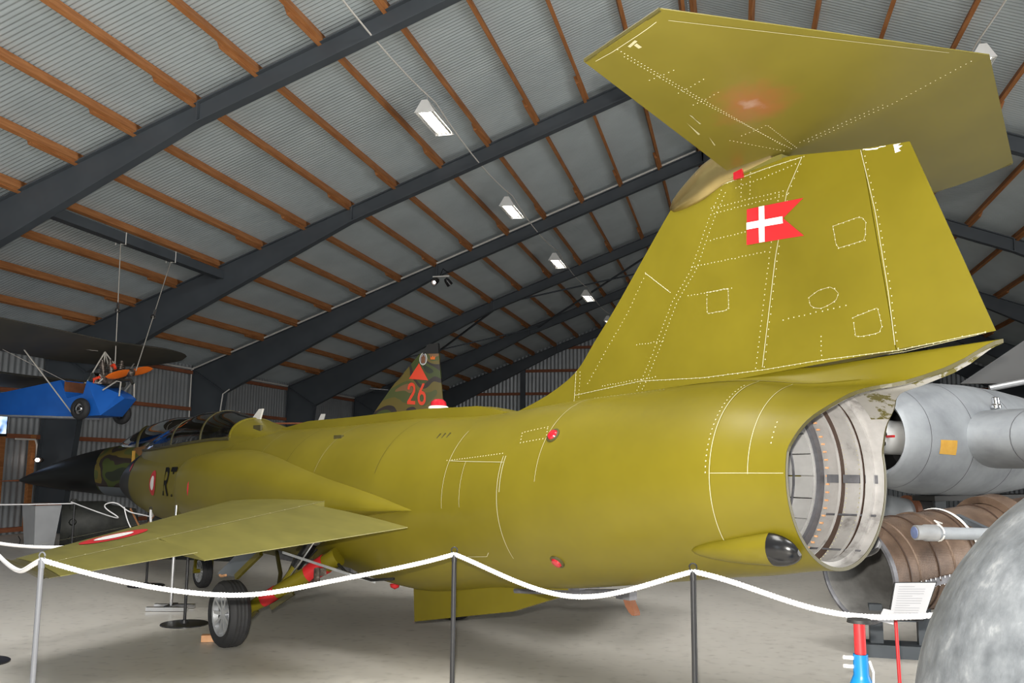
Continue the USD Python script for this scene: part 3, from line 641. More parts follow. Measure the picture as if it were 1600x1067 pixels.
# wings
WZ = lambda y: 1.552-.176*abs(y)
LEx = lambda y: 6.62-.472*abs(y)                 # leading edge
HGx = lambda y: 4.56-.02*abs(y)                  # flap hinge on the inner wing
TEx = lambda y: 2.36+.52*(abs(y)-1.1) if abs(y) < 2.448 else 3.16+.42*(abs(y)-2.448)       # trailing edge
def slab(ys, xa, xb, tk, K=9, zoff=lambda y, s: 0.0):
    """wing surface between chord lines xa(y) > xb(y); tk(y, x) is the half thickness"""
    rr = []
    for y in ys:
        x = np.linspace(xa(y), xb(y), K); h = np.array([tk(y, q) for q in x]); c = np.linspace(0, 1, K)
        z = WZ(y)+np.array([zoff(y, q) for q in c])
        rr.append(np.vstack([np.stack([x, np.full(K, y), z+h], 1), np.stack([x[::-1], np.full(K, y), (z-h)[::-1]], 1)]))
    return MB().loft(rr)
def thick(y, x):
    a, b = LEx(y), TEx(y); s = min(1, max(0, (a-x)/(a-b))); return (a-b)*.017*4*s*(1-s)*.92+.003
for s in (1, -1):
    ys = np.linspace(.62, 3.33, 10)*s
    w_ = obj('wing', slab(ys, lambda y: LEx(y), lambda y: 3.95+.06*abs(y) if abs(y) < 9 else 0, thick, 13), 'olive_dull', jet, smooth=20)
    fy = np.linspace(1.08, 2.44, 6)*s; ay = np.linspace(2.455, 3.33, 5)*s
    fz = lambda y, c: -.055*c
    obj('flap', slab(fy, lambda y: 3.945+.06*abs(y), lambda y: TEx(y), thick, 6, fz), 'olive_dull', w_, smooth=20)
    obj('aileron', slab(ay, lambda y: 3.945+.06*abs(y), lambda y: TEx(y), thick, 6), 'olive_dull', w_, smooth=20)
    obj('wing_tip', slab(np.array([3.335, 3.40])*s, lambda y: LEx(y)-.05, lambda y: TEx(y), lambda y, x: thick(y, x)*.8, 9), 'olive_dark', w_, smooth=20)
    obj('tip_rail', MB().tube([(5.15, s*3.40, WZ(3.4)), (3.75, s*3.40, WZ(3.4))], [.012, .03], 8), 'olive_dark', w_)
    if s == 1:
        def on_wing(pts, w, lift=.004):
            m = MB(); P = np.array([(x, y, WZ(y)+thick(y, x)+lift) for x, y in pts]); t = np.gradient(P, axis=0); n = np.cross(t, [0, 0.176, 1.0]); n /= np.linalg.norm(n, axis=1, keepdims=True)
            return m.loft(np.stack([P-n*w/2, P+n*w/2], 1), closed=False)
        sm = on_wing([(3.955+.06*y, y) for y in np.linspace(.8, 3.3, 20)], .010)
        a_ = on_wing([(5.9-.36*y+.35*y-.2, y) for y in np.linspace(1.0, 3.3, 12)], .005); sm.add(*a_.arr())
        obj('panel_seam', sm, 'seam', w_, kind='stuff')
        def wing_disc(r, lift, ax=1.0):
            a = np.arange(41)*2*PI/40; P = [[(4.93+q*math.cos(t), 2.57+q*math.sin(t)*ax, WZ(2.57+q*math.sin(t)*ax)+thick(2.57+q*math.sin(t)*ax, 4.93+q*math.cos(t))+lift) for t in a] for q in np.linspace(0, r, 5)]
            return MB().loft(P, closed=False)
        obj('roundel_ring', wing_disc(.285, .004), 'red', w_, label='red and white national roundel on the wing'); obj('roundel_centre', wing_disc(.165, .008), 'white', w_)
        P_ = np.array([(3.99+.06*y, y, WZ(y)+thick(y, 3.99+.06*y)) for y in np.arange(.9, 3.3, .14)])
        obj('rivet_row', dots(P_, np.tile([0, .176, 1.0], (len(P_), 1)), .007), 'rivet', w_, smooth=False, kind='stuff')

# fin
ledge = pch([2.20, 2.26, 2.42, 2.57, 2.79, 3.02, 3.40, 3.73, 3.99], [2.60, 2.34, 1.83, 1.54, 1.33, 1.11, .78, .49, .23])
hinge = lambda z: -1.212+(z-2.485)*(.167/1.268)
tedge = lambda z: -1.765+(z-2.53)*(.425/1.2)
ztop = lambda x: np.interp(x, [-1.4, -1.03, -.57, .23, .5], [3.725, 3.758, 3.835, 3.86, 3.86])
def fin_half(x, z):
    a, b = float(ledge(z)), tedge(z); s = min(1, max(0, (a-x)/(a-b))); return .004+.058*4*s*(1-s)*(1.15-.25*(z-2.3)/1.5)
def fin_slab(xa, xb, zb, nz=26, nx=22, trim=None):
    rr = []
    for v in np.linspace(0, 1, nz):
        q = np.linspace(0, 1, nx); xs_, zs_ = [], []
        for k in q:
            z = zb(k)+v*(3.80-zb(k))
            for _ in range(3):
                x = xa(z)+k*(xb(z)-xa(z)); zt = float(ztop(x)); z = zb(k)+v*(zt-zb(k))
            xs_.append(x); zs_.append(z)
        h = [fin_half(x, z) for x, z in zip(xs_, zs_)]
        xs_, zs_, h = map(np.array, (xs_, zs_, h))
        rr.append(np.vstack([np.stack([xs_, h, zs_], 1), np.stack([xs_[::-1], -h[::-1], zs_[::-1]], 1)]))
    return MB().loft(rr)
fin = obj('tail_fin', fin_slab(lambda z: float(ledge(z)), hinge, lambda k: 2.22+.272*k, 30, 26), 'olive', jet, smooth=35)
obj('rudder', fin_slab(lambda z: hinge(z)-.006, tedge, lambda k: 2.495+.055*k, 12, 8), 'olive', fin, smooth=30)
FD = {'A': [(-0.648, 3.805), (-0.53, 3.597), (-0.432, 3.184), (-0.308, 2.448)], 'B': [(-1.045, 3.75), (-1.122, 3.34), (-1.18, 2.861), (-1.212, 2.485)],
      'C': [(0.471, 3.721), (0.211, 3.768), (-0.127, 3.782), (-0.388, 3.798), (-0.648, 3.805)],
      'D': [(0.012, 3.736), (0.13, 3.538), (0.282, 3.215), (0.465, 3.006), (0.658, 2.645), (0.822, 2.359)], 'D2': [(-0.032, 3.712), (0.084, 3.529), (0.235, 3.207), (0.417, 2.999), (0.608, 2.641), (0.77, 2.356)],
      'E': [(0.758, 3.267), (0.483, 3.07)], 'E2': [(0.758, 3.257), (0.949, 2.97), (1.194, 2.694), (1.398, 2.438)],
      'F': [(1.526, 2.373), (0.789, 2.439), (0.185, 2.422), (-0.308, 2.44), (-0.742, 2.471), (-1.22, 2.488), (-1.72, 2.548)],
      'G1': [(0.281, 3.229), (-0.369, 3.226)], 'G2': [(0.315, 3.023), (-0.078, 3.022)], 'G3': [(0.105, 3.393), (-0.195, 3.395)], 'G4': [(0.072, 3.582), (-0.553, 3.578)], 'G5': [(0.099, 3.625), (-0.53, 3.609)],
      'H1': [(0.142, 3.022), (-0.046, 3.026), (-0.047, 2.874), (0.14, 2.871), (0.142, 3.022)], 'H2': [(-0.847, 3.304), (-1.03, 3.332), (-1.062, 3.293), (-1.052, 3.179), (-0.868, 3.157), (-0.847, 3.304)],
      'H3': [(-0.663, 2.874), (-0.737, 2.913), (-0.827, 2.924), (-0.869, 2.874), (-0.849, 2.829), (-0.755, 2.793), (-0.679, 2.81), (-0.663, 2.874)],
      'H4': [(-0.956, 2.712), (-1.114, 2.754), (-1.137, 2.629), (-1.115, 2.601), (-0.971, 2.589), (-0.956, 2.712)], 'I': [(1.541, 2.567), (1.526, 2.279)], 'I2': [(1.488, 2.563), (1.473, 2.287)],
      'J': [(-0.475, 2.753), (-0.951, 2.795)], 'K': [(-0.258, 2.456), (-0.383, 3.193), (-0.472, 3.61)], 'L': [(-0.244, 3.80), (-0.239, 3.619)], 'L2': [(-0.17, 3.80), (-0.165, 3.627)],
      'M': [(0.83, 2.72), (0.55, 2.72)], 'N': [(1.20, 2.43), (.62, 2.46)], 'O': [(-.60, 3.77), (-.36, 3.74), (-.1, 3.72)], 'P': [(-.74, 2.62), (-.74, 2.47)]}
def densify(pts, step):
    P = np.array(pts, float); d = np.r_[0, np.cumsum(np.linalg.norm(np.diff(P, axis=0), axis=1))]; q = np.arange(0, d[-1]+1e-9, step)
    return np.stack([np.interp(q, d, P[:, 0]), np.interp(q, d, P[:, 1])], 1)
def fin_pt(p, lift, side=1): return np.array([(x, side*(fin_half(x, z)+lift), z) for x, z in p])
m = MB()
for key, w in (('A', .006), ('B', .006), ('E', .006), ('F', .004), ('C', .006), ('H1', .003), ('H2', .003), ('H3', .003), ('H4', .003), ('I', .005)):
    for side in (1, -1):
        p = densify(FD[key], .04); P = fin_pt(p, .0022, side); t = np.gradient(P, axis=0); n = np.cross(t, [0, 1.0, 0]); n /= np.linalg.norm(n, axis=1, keepdims=True)
        m.loft(np.stack([P-n*w/2, P+n*w/2], 1), closed=False)
obj('panel_seam', m, 'seam', fin, smooth=True, kind='stuff', label='pale worn panel seams on the fin')
P_ = []
for key, st in (('A', .05), ('K', .035), ('D', .03), ('D2', .03), ('E', .03), ('E2', .035), ('F', .04), ('G1', .03), ('G2', .03), ('G3', .03), ('G4', .03), ('G5', .03), ('H1', .03), ('H2', .035), ('H3', .05), ('H4', .035), ('I', .03), ('I2', .03), ('J', .04), ('L', .03), ('L2', .03), ('C', .04), ('M', .03), ('N', .03), ('O', .03), ('P', .03), ('B', .045)):
    P_.append(fin_pt(densify(FD[key], st)+rng.normal(0, .0015, (len(densify(FD[key], st)), 2))+([-.014, 0] if key in 'AB' else [0, 0]), .0008))
P_ = np.vstack(P_); obj('rivet_row', dots(P_, np.tile([0, 1.0, 0], (len(P_), 1)), .0048), 'rivet', fin, smooth=False, kind='stuff', label='rows of small worn rivets on the fin')
def fin_poly(poly, lift):
    return drape(poly, lambda a, b, t: (a, fin_half(a, b)+lift+t, b), 0, .0015)
fl = [(-0.215, 3.548), (-0.651, 3.530), (-0.499, 3.426), (-0.647, 3.281), (-0.208, 3.299)]
obj('flag', fin_poly(fl, .004), 'red', fin, smooth=False, label='red swallow-tailed flag with a white cross')
obj('flag_cross', fin_poly([(-0.314, 3.544), (-0.358, 3.542), (-.358, 3.437+.009), (-0.495, 3.440), (-0.498, 3.392), (-.356, 3.399), (-0.356, 3.295), (-0.311, 3.296), (-.311, 3.401), (-0.211, 3.405), (-0.213, 3.454), (-.313, 3.449)], .007), 'white', fin, smooth=False)
m = MB()   # chipped bare metal along the top edge
for p in ([(-1.06, 3.752), (-1.10, 3.744), (-1.16, 3.738), (-1.15, 3.728), (-1.08, 3.738)], [(-1.245, 3.733), (-1.29, 3.731), (-1.27, 3.722), (-1.30, 3.715), (-1.275, 3.70), (-1.29, 3.684), (-1.255, 3.678), (-1.25, 3.71)], [(-1.16, 3.742), (-1.2, 3.738), (-1.2, 3.733), (-1.16, 3.736)]):
    m.add(*fin_poly(p, .003).arr())
obj('paint_chip', m, 'white', fin, smooth=False, kind='stuff')
# fairing ahead of the tailplane
fx = np.linspace(.52, -.42, 22); fr = []
for x in fx:
    u = (.52-x)/1.1; h = .145*math.sqrt(max(.001, min(1, u*3.2)))*(1-.35*max(0, u-.5)); zc_ = np.interp(x, [-1, 0, .52], [3.98, 3.90, 3.72]); wv = .094*math.sqrt(max(.001, min(1, u*3)))*(1-.5*max(0, u-.5))
    a = np.arange(24)*2*PI/24; fr.append(np.stack([np.full(24, x), wv*np.sin(a), zc_+h*np.cos(a)], 1))
obj('tail_fairing', MB().loft(fr), 'gold', jet, smooth=60, label='shiny bare-metal fairing at the fin top')
obj('hinge_plate', MB().box((-.155, fin_half(-.155, 3.79)+.012, 3.815), (.075, .02, .075)), 'red_dark', fin, smooth=False, label='dark red hinge plate')
obj('hinge_plate', MB().prism([(.30, 3.755), (.02, 3.79), (-.50, 3.83), (-.50, 3.865), (.1, 3.83), (.30, 3.80)], lambda a, b, t: (a, t, b), -.06, .06), 'olive_dull', fin, smooth=False)

# tailplane (all-moving, set leading edge down)
INC = .1409
def stab_pt(x, y, z):
    zz = z-math.sin(-INC)*0; X = x*math.cos(INC)+z*math.sin(INC); Z = -x*math.sin(INC)+z*math.cos(INC)
    return (X, y, 3.845+Z-.018*y)
sl = lambda y: -.05-.585/1.97*abs(y)*.97
stt = lambda y: -1.835+.675/1.97*abs(y)
stab = None
for s, tip in ((1, 1.975), (-1, 1.83)):
    rr = []
    for y in np.linspace(.0, tip, 12):
        a, b = sl(y), stt(y); q = np.linspace(0, 1, 13); h = (a-b)*.024*np.minimum(1, np.minimum(q, 1-q)*3.2)+.003
        top = [stab_pt(a+(b-a)*k, s*y, hh) for k, hh in zip(q, h)]; bot = [stab_pt(a+(b-a)*k, s*y, -hh) for k, hh in zip(q[::-1], h[::-1])]
        rr.append(top+bot)
    o_ = obj('tailplane', MB().loft(rr), 'stab', jet, smooth=12, label='port half of the tailplane with a scraped red and white smudge' if s == 1 else None)
    if s == 1: stab = o_
    tipm = MB().tube([stab_pt(sl(tip)-.01, s*(tip), 0), stab_pt(stt(tip)+.01, s*tip, 0)], .012, 6)
    obj('tip_edge', tipm, 'olive_dark', o_)
def stab_under(x, y, lift=.002):   # x measured along the chord plane
    a, b = sl(y), stt(y); q = min(1, max(0, (a-x)/(a-b))); h = (a-b)*.024*min(1, min(q, 1-q)*3.2)+.003
    return np.array(stab_pt(x, y, -h-lift))
P_ = []
for pts in ([(-.78, 1.84), (-.67, 1.07), (-.57, .05)], [(-.81, 1.92), (-.70, 1.14), (-.57, .14)], [(-.70, .05), (-1.28, .04), (-1.76, .04)], [(-.66, .09), (-1.25, .08)], [(-.68, 1.54), (-.83, 1.51)], [(-.67, 1.29), (-.85, 1.29)], [(-.51, .5), (-.70, .5), (-.60, .04)], [(-.62, 1.1), (-.8, 1.1)], [(-.42, .5), (-.52, .06)]):
    P_ += [stab_under(x, y, 0) for x, y in densify(pts, .03)]
obj('rivet_row', dots(np.array(P_), np.tile([0, 0, -1.0], (len(P_), 1)), .0045), 'rivet', stab, smooth=False, kind='stuff')
m = MB()
for pts, w in (([(-1.745+.02, .25), (-1.10, 1.93)], .006), ([(-.66, 1.93), (-1.08, 1.925)], .006)):
    P = np.array([stab_under(x, y, .002) for x, y in densify(pts, .06)]); t = np.gradient(P, axis=0); n = np.cross(t, [0, 0, 1.0]); n /= np.linalg.norm(n, axis=1, keepdims=True); m.loft(np.stack([P-n*w/2, P+n*w/2], 1), closed=False)
for pts in ([(-.52, 1.02), (-.52, .99), (-.47, .86), (-.48, .86)], [(-.44, .95), (-.43, .92), (-.36, .74), (-.375, .74)], [(-.38, .66), (-.37, .64), (-.31, .52), (-.32, .52)], [(-.86, 1.90), (-.92, 1.91), (-.92, 1.89), (-.86, 1.88)], [(-.885, 1.88), (-.905, 1.88), (-.895, 1.83), (-.875, 1.835)]):
    P = np.array([stab_under(x, y, .003) for x, y in pts]); m.add(P, [[0, 1, 2], [0, 2, 3]])
obj('paint_scratch', m, 'seam', stab, smooth=False, kind='stuff')

# ventral fin, hook, tail bumper fairings
obj('ventral_fin', MB().prism([(3.87, .72), (3.83, .28), (2.32, .565), (1.60, .79), (1.60, .95), (3.87, .80)], lambda a, b, t: (a, t, b), -.02, .02), 'olive', jet, smooth=False)
hk = obj('arrester_hook', MB().tube([(2.3, 0, .74), (1.6, 0, .80), (1.05, 0, .86)], .028, 8).box((1.0, 0, .85), (.14, .08, .06)), 'liner_dark', jet)
obj('hook_claw', MB().loft([[(.98+dx, -.03, z), (.98+dx, .03, z), (.98+dx-wd, .03, z), (.98+dx-wd, -.03, z)] for dx, z, wd in ((.03, .86, .07), (.02, .81, .065), (.0, .77, .07), (-.03, .735, .06), (-.06, .715, .03))]), 'brown_ply', hk)
for k in range(5): obj('keel_fitting', MB().box((1.5-.24*k, .02, .85+.045*k), (.13, .10+.03*(k % 2), .035), np.array([[.99, 0, .12], [0, 1, 0], [-.12, 0, .99]])), 'liner_dark', hk, smooth=False)
for s in (1, -1):
    rr = []
    for u in np.linspace(0, 1, 18):
        x = -.02-.60*u; r = .112*math.sqrt(u+.002)*(1.0); ph = math.radians(134)*s; c = hull(x, ph, -.005+.02*u); a = np.arange(24)*2*PI/24
        nr = hull(x, ph, .1)-hull(x, ph); nr /= np.linalg.norm(nr); tg = np.cross([1.0, 0, 0], nr)
        rr.append(c+r*(np.maximum(np.cos(a), -.12)[:, None]*nr*.95+np.sin(a)[:, None]*tg))
    fb = obj('tail_blister', MB().loft(rr), 'olive', jet, smooth=50)
    c = rr[-1].mean(0); R_ = []
    for u in np.linspace(0, 1, 12):
        k = math.sqrt(max(0, 1-(u*.98)**2)); R_.append((rr[-1]-c)*k*1.0+c+np.array([-.17*u, 0, .0])-np.array([0, 0.0, 0])*u)
    obj('dome_cap', MB().loft(R_), 'black_gloss', fb, smooth=60, label='glossy black dome cap')

# undercarriage
def wheel(parent, c, R, W, ax=(0, 1, 0), spokes=9):
    c = np.asarray(c, float); ax = np.asarray(ax, float); ax = ax/np.linalg.norm(ax); h = W/2
    prof = [(-h*.80, R*.66), (-h*.98, R*.78), (-h*.95, R*.90), (-h*.72, R*.975), (-h*.52, R*.995)]
    for g in (-.34, 0, .34): prof += [(h*g-.016*R/.32, R), (h*g-.008, R*.985), (h*g+.008, R*.985), (h*g+.016*R/.32, R)]
    prof += [(h*.52, R*.995), (h*.72, R*.975), (h*.95, R*.90), (h*.98, R*.78), (h*.80, R*.66)]
    t = obj('tyre', MB().lathe(prof, c, ax, 48), 'rubber', parent, smooth=35)
    m = MB().lathe([(h*.80, R*.665), (h*.86, R*.66), (h*.80, R*.60), (h*.40, R*.58), (h*.35, R*.20), (h*.62, R*.19), (h*.66, R*.13), (h*.60, 0)], c, ax, 40)
    m.lathe([(-h*.80, R*.665), (-h*.84, R*.6), (-h*.3, R*.58), (-h*.3, 0)], c, ax, 32)
    hub = obj('hub', m, 'alu', parent, smooth=30)
    s = np.cross(ax, [0, 0, 1.0]); s /= np.linalg.norm(s); u = np.cross(s, ax); m = MB()
    for k in range(spokes):
        a = k*2*PI/spokes; d = math.cos(a)*s+math.sin(a)*u; m.bar(c+ax*h*.50+d*R*.17, c+ax*h*.62+d*R*.60, R*.10, h*.32, ax)
    obj('spokes', m, 'alu', parent, smooth=False)
    m = MB()
    for k in range(spokes):
        a = (k+.5)*2*PI/spokes; d = math.cos(a)*s+math.sin(a)*u; m.lathe([(0, R*.11), (.006, R*.11), (.006, 0)], c+ax*(h*.385)+d*R*.41, ax, 10)
    obj('hub_slots', m, 'black', parent, smooth=False)
for s in (1, -1):
    tp, bt = np.array([4.28, s*.72, .86]), np.array([5.06, s*1.25, .33])
    d = (bt-tp)/np.linalg.norm(bt-tp)
    lg = obj('main_gear_leg', MB().tube([tp-d*.1, tp+d*.25, tp+d*.6, bt-d*.08, bt], [.095, .08, .07, .06, .055], 14).tube([bt, (5.09, s*1.42, .32)], .045, 10), 'olive', jet)
    obj('red_band', MB().tube([tp+d*.05, tp+d*.27], [.097, .087], 14), 'red', lg); obj('red_band', MB().tube([tp+d*.66, tp+d*.83], [.074, .070], 14), 'red', lg)
    obj('torque_link', MB().bar(tp+d*.45+[0, 0, -.1], tp+d*.72+[0, 0, -.12], .04, .05).bar(bt-d*.18+[0, 0, -.07], bt-d*.05+[0, 0, -.12], .05, .03), 'olive_dark', lg, smooth=False)
    sa, sb = np.array([4.5, s*.78, 1.06]), np.array([4.78, s*.96, .60])
    e = (sb-sa)/np.linalg.norm(sb-sa)
    ds = obj('drag_strut', MB().tube([sa, sa+e*.34], .058, 14), 'black_gloss', jet, label='black and chrome gear strut')
    obj('strut_rod', MB().tube([sa+e*.30, sb], .045, 12).tube([sb, sb+e*.14], .03, 8), 'olive', ds); obj('strut_cap', MB().sphere(sa, (.07, .07, .07)), 'alu', ds)
    obj('strut_pipe', MB().tube([sa+[.06, 0, 0], sa+[.06, 0, 0]+e*.4], .013, 6).tube([sa+[-.06, .02*s, 0], sa+[-.06, .02*s, 0]+e*.45], .011, 6), 'chrome', ds)
    obj('side_brace', MB().tube([(5.7, s*.62, .83), (5.2, s*.80, .66), (4.85, s*.98, .58)], .022, 8).tube([(5.4, s*.5, .88), (5.0, s*.8, .70), (4.8, s*.95, .62)], .016, 8), 'olive_dark', ds)
    obj('hydraulic_line', MB().tube([(4.6, s*.70, .95), (4.72, s*.85, .75), (4.7, s*.92, .60), (4.9, s*1.05, .50), (4.98, s*1.15, .38)], .010, 6).tube([(4.15, s*.7, .84), (3.95, s*.72, .78), (3.55, s*.68, .75), (3.3, s*.6, .78)], .014, 6), 'black', lg)
    obj('leg_fitting', MB().box((4.25, s*.83, .77), (.08, .07, .07)).tube([(4.2, s*.9, .80), (4.1, s*.95, .68)], .03, 8).tube([(4.3, s*.85, .70), (4.2, s*.98, .66)], .022, 8), 'engine', lg)
    obj('retraction_arm', MB().tube([(5.1, s*.55, .93), (5.02, s*.62, .88)], .10, 16), 'olive_dark', jet)
    dv = [(6.25, s*.80, .82), (6.86, s*.82, .50), (6.24, s*.84, .53), (5.66, s*.82, .84)]
    m = MB(); m.loft([np.array(dv), np.array(dv)+np.array([.0, -s*.03, -.02])]); dr_ = obj('gear_door', m, 'grey_under', jet, smooth=False, label='grey-lined undercarriage door')
    obj('door_edge', MB().bar((6.20, s*.86, .53), (5.62, s*.84, .84), .04, .06), 'olive', dr_, smooth=False)
    obj('door_hinge', MB().tube([(6.7, s*.85, .50), (6.6, s*.87, .50), (6.5, s*.86, .52)], .016, 6), 'wood_block', dr_)
    dv2 = [(4.9, s*.55, .80), (3.7, s*.55, .72), (3.75, s*.80, .80), (4.8, s*.98, .93)]
    obj('gear_door', MB().loft([np.array(dv2), np.array(dv2)+np.array([0, 0, -.025])]), 'alu', jet, smooth=False)
    wh = obj('brake_disc', MB().tube([(5.09, s*1.28, .32), (5.09, s*1.34, .32)], .15, 20), 'engine', jet)
    wheel(wh, (5.09, s*1.38, .322), .322, .22, (0, s, 0))
obj('wheel_well', MB().box((5.2, 0, .78), (1.7, .9, .12)), 'liner_dark', jet, smooth=False)
ng = obj('nose_gear_leg', MB().tube([(9.2, 0, 1.0), (9.42, 0, .62), (9.45, 0, .42)], [.06, .05, .045], 12).tube([(9.46, .14, .24), (9.46, -.14, .24)], .03, 8).bar((9.45, .12, .45), (9.46, .12, .22), .04, .03), 'olive', jet)
obj('nose_gear_fork', MB().bar((9.45, -.12, .45), (9.46, -.12, .22), .05, .03).bar((9.45, -.13, .44), (9.45, .13, .44), .06, .06).tube([(9.30, .1, .47), (9.62, .1, .47)], .02, 8), 'olive', ng, smooth=False)
wheel(ng, (9.46, 0, .235), .235, .15, (0, 1, 0))
obj('nose_gear_door', MB().box((9.3, .24, .72), (.9, .02, .40)), 'olive_dark', jet, smooth=False); obj('nose_gear_door', MB().box((9.3, -.24, .72), (.9, .02, .40)), 'olive_dark', jet, smooth=False)
obj('belly_lamp', MB().lathe([(0, .05), (.03, .04), (.05, 0)], (3.95, .18, .635), (0, 0, -1), 14), 'red', jet, label='red lamp under the belly')
bx = obj('wheel_chock', MB().box((0, 0, .035), (.14, .09, .065)), 'wood_block', smooth=False, label='small pale wooden block on the floor beside the main wheel', cat='wood block')
UsdGeom.Xformable(bx).AddTranslateOp().Set(Gf.Vec3d(-5.25, 8.56, 0)); UsdGeom.Xformable(bx).AddRotateZOp().Set(25)
# ================================================================ THE CAMOUFLAGED JET BEHIND
dk = thing('delta_jet', 'camouflaged delta jet with black nose cone and red 26 on tail, behind the olive jet', 'aircraft', (-10.6, 17.6, 0), 0)
DX = lambda X: X+10.6          # world X -> local x (nose towards -x)
dx_ = [-15.82, -15.6, -15.0, -14.2, -13.4, -12.6, -11.8, -10.8, -9.6, -8.4, -7.0, -5.8, -5.0, -4.2]
d_top = pch(dx_, [1.37, 1.47, 1.70, 1.95, 2.12, 2.24, 2.34, 2.50, 2.58, 2.58, 2.55, 2.48, 2.42, 2.34]); d_bot = pch(dx_, [1.34, 1.29, 1.21, 1.13, 1.06, 1.0, .96, .93, .92, .95, 1.0, 1.1, 1.2, 1.3]); d_w = pch(dx_, [.015, .09, .25, .42, .52, .58, .62, .66, .70, .72, .72, .66, .58, .5])
def dring(X, n=40):
    a = np.arange(n)*2*PI/n; zc_, h = (d_top(X)+d_bot(X))/2, (d_top(X)-d_bot(X))/2
    return np.stack([np.full(n, DX(X)), float(d_w(X))*np.sin(a), float(zc_)+float(h)*np.cos(a)], 1)
db = obj('fuselage', MB().loft([dring(X) for X in np.linspace(-13.45, -4.2, 50)]), 'camo', dk, smooth=40)
obj('nose_cone', MB().loft([dring(X) for X in np.linspace(-15.82, -13.45, 26)]), 'radome', dk, smooth=40, label='long black pointed nose cone')
obj('pitot_tube', MB().tube([(DX(-15.80), 0, 1.355), (DX(-16.35), 0, 1.33)], [.022, .010], 8), 'wood_dark', dk)
obj('belly_panel', MB().loft([dring(X)[14:27]*[1, 1.01, 1]+[0, 0, -.012] for X in np.linspace(-13.4, -9, 16)], closed=False), 'grey_under', db, smooth=40)
c2 = [-13.2, -12.8, -12.3, -11.8, -11.2, -10.6, -10.0]; k_t = pch(c2, [2.20, 2.44, 2.66, 2.77, 2.78, 2.68, 2.56]); k_w = pch(c2, [.12, .32, .38, .40, .38, .33, .25])
def dcan(X): th = np.linspace(-PI/2, PI/2, 21); z0 = float(d_top(X))-.14; return np.stack([np.full(21, DX(X)), float(k_w(X))*np.sin(th), z0+(float(k_t(X))-z0)*np.cos(th)], 1)
cn = obj('canopy', MB().loft([dcan(X) for X in np.linspace(-13.15, -11.2, 16)], closed=False), 'glass', dk, smooth=50)
obj('canopy_fairing', MB().loft([dcan(X) for X in np.linspace(-11.2, -10.0, 12)], closed=False), 'camo', dk, smooth=50)
for X in (-12.55, -11.22): obj('canopy_bow', MB().tube(dcan(X), .03, 8), 'olive_dark', cn)
obj('cockpit_interior', MB().box((DX(-12.0), 0, 2.29), (1.5, .5, .10)).box((DX(-11.6), 0, 2.45), (.2, .36, .4)), 'brown_ply', dk, smooth=False)
for s in (1, -1):
    rr = []
    for X in np.linspace(-11.6, -8.5, 14):
        a = np.linspace(0, 2*PI, 24, endpoint=False); rr.append(np.stack([np.full(24, DX(X)), s*.68+.30*np.sin(a), 1.72+.34*np.cos(a)], 1))
    ik = obj('air_intake', MB().loft(rr, caps=False), 'camo', dk, smooth=40)
    obj('intake_duct', MB().loft([rr[0], (rr[0]-rr[0].mean(0))*.9+rr[0].mean(0), (rr[3]-rr[3].mean(0))*.8+rr[3].mean(0)]), 'black', ik)
    wpoly = [(DX(-11.4), .55), (DX(-8.6), 1.35), (DX(-5.6), 3.3), (DX(-4.7), 3.3), (DX(-4.6), .5)]
    rr = []
    for (y, xa, xb) in ((.5, -11.4, -4.6), (1.35, -8.7, -4.62), (2.3, -7.1, -4.65), (3.3, -5.6, -4.7)):
        q = np.linspace(0, 1, 9); h = (xb-xa)*.02*4*q*(1-q)+.006; x = DX(xa)+(xb-xa)*q
        rr.append(np.vstack([np.stack([x, np.full(9, s*y), 1.62+h], 1), np.stack([x[::-1], np.full(9, s*y), (1.62-h)[::-1]], 1)]))
    obj('delta_wing', MB().loft(rr), 'camo', dk, smooth=25)
    lg = obj('main_gear_leg', MB().tube([(DX(-7.6), s*1.35, 1.6), (DX(-7.6), s*1.4, .33)], .06, 10), 'grey_under', dk)
    wheel(lg, (DX(-7.6), s*1.52, .33), .33, .2, (0, s, 0), 7)
lg = obj('nose_gear_leg', MB().tube([(DX(-11.8), 0, 1.1), (DX(-11.9), 0, .25)], .05, 10), 'grey_under', dk); wheel(lg, (DX(-11.9), -.12, .24), .24, .14, (0, -1, 0), 7)
obj('exhaust', MB().lathe([(0, .50), (.25, .46), (.27, .42), (-.3, .40), (-.3, 0)], (DX(-4.25), 0, 1.82), (1, 0, 0), 32), 'liner_dark', dk)
# fin, plane y = 0 : outline in (X, z)
def dfin_half(x, z):
    le = np.interp(z, [2.4, 2.77, 3.4, 4.15, 4.3], [-7.6, -7.3, -6.85, -6.22, -6.1]); s = min(1, max(0, (x-le)/(-5.72-le))); return .012+.06*4*s*(1-s)*(1-.4*(z-2.5)/1.7)
zl = np.linspace(2.40, 4.06, 14); rr = []
for z in zl:
    le, te = np.interp(z, [2.4, 2.77, 3.4, 4.15], [-7.6, -7.3, -6.85, -6.19]), np.interp(z, [2.4, 4.2], [-5.68, -5.87]); x = np.linspace(le, te, 13); h = np.array([dfin_half(q, z) for q in x])
    rr.append(np.vstack([np.stack([DX(x), -h, np.full(13, z)], 1), np.stack([DX(x[::-1]), h[::-1], np.full(13, z)], 1)]))
df = obj('tail_fin', MB().loft(rr), 'camo', dk, smooth=30)
obj('fin_cap', MB().prism([(DX(-6.20), 4.05), (DX(-5.855), 4.05), (DX(-5.87), 4.27), (DX(-6.10), 4.25)], lambda a, b, t: (a, t, b), -.05, .05), 'black', df, smooth=False, label='black dielectric fin cap')
P2D = lambda poly, lift: drape([(DX(a), b) for a, b in poly], lambda a, b, t: (a, -dfin_half(a-10.6, b)-lift-t, b), 0, .002, .06)
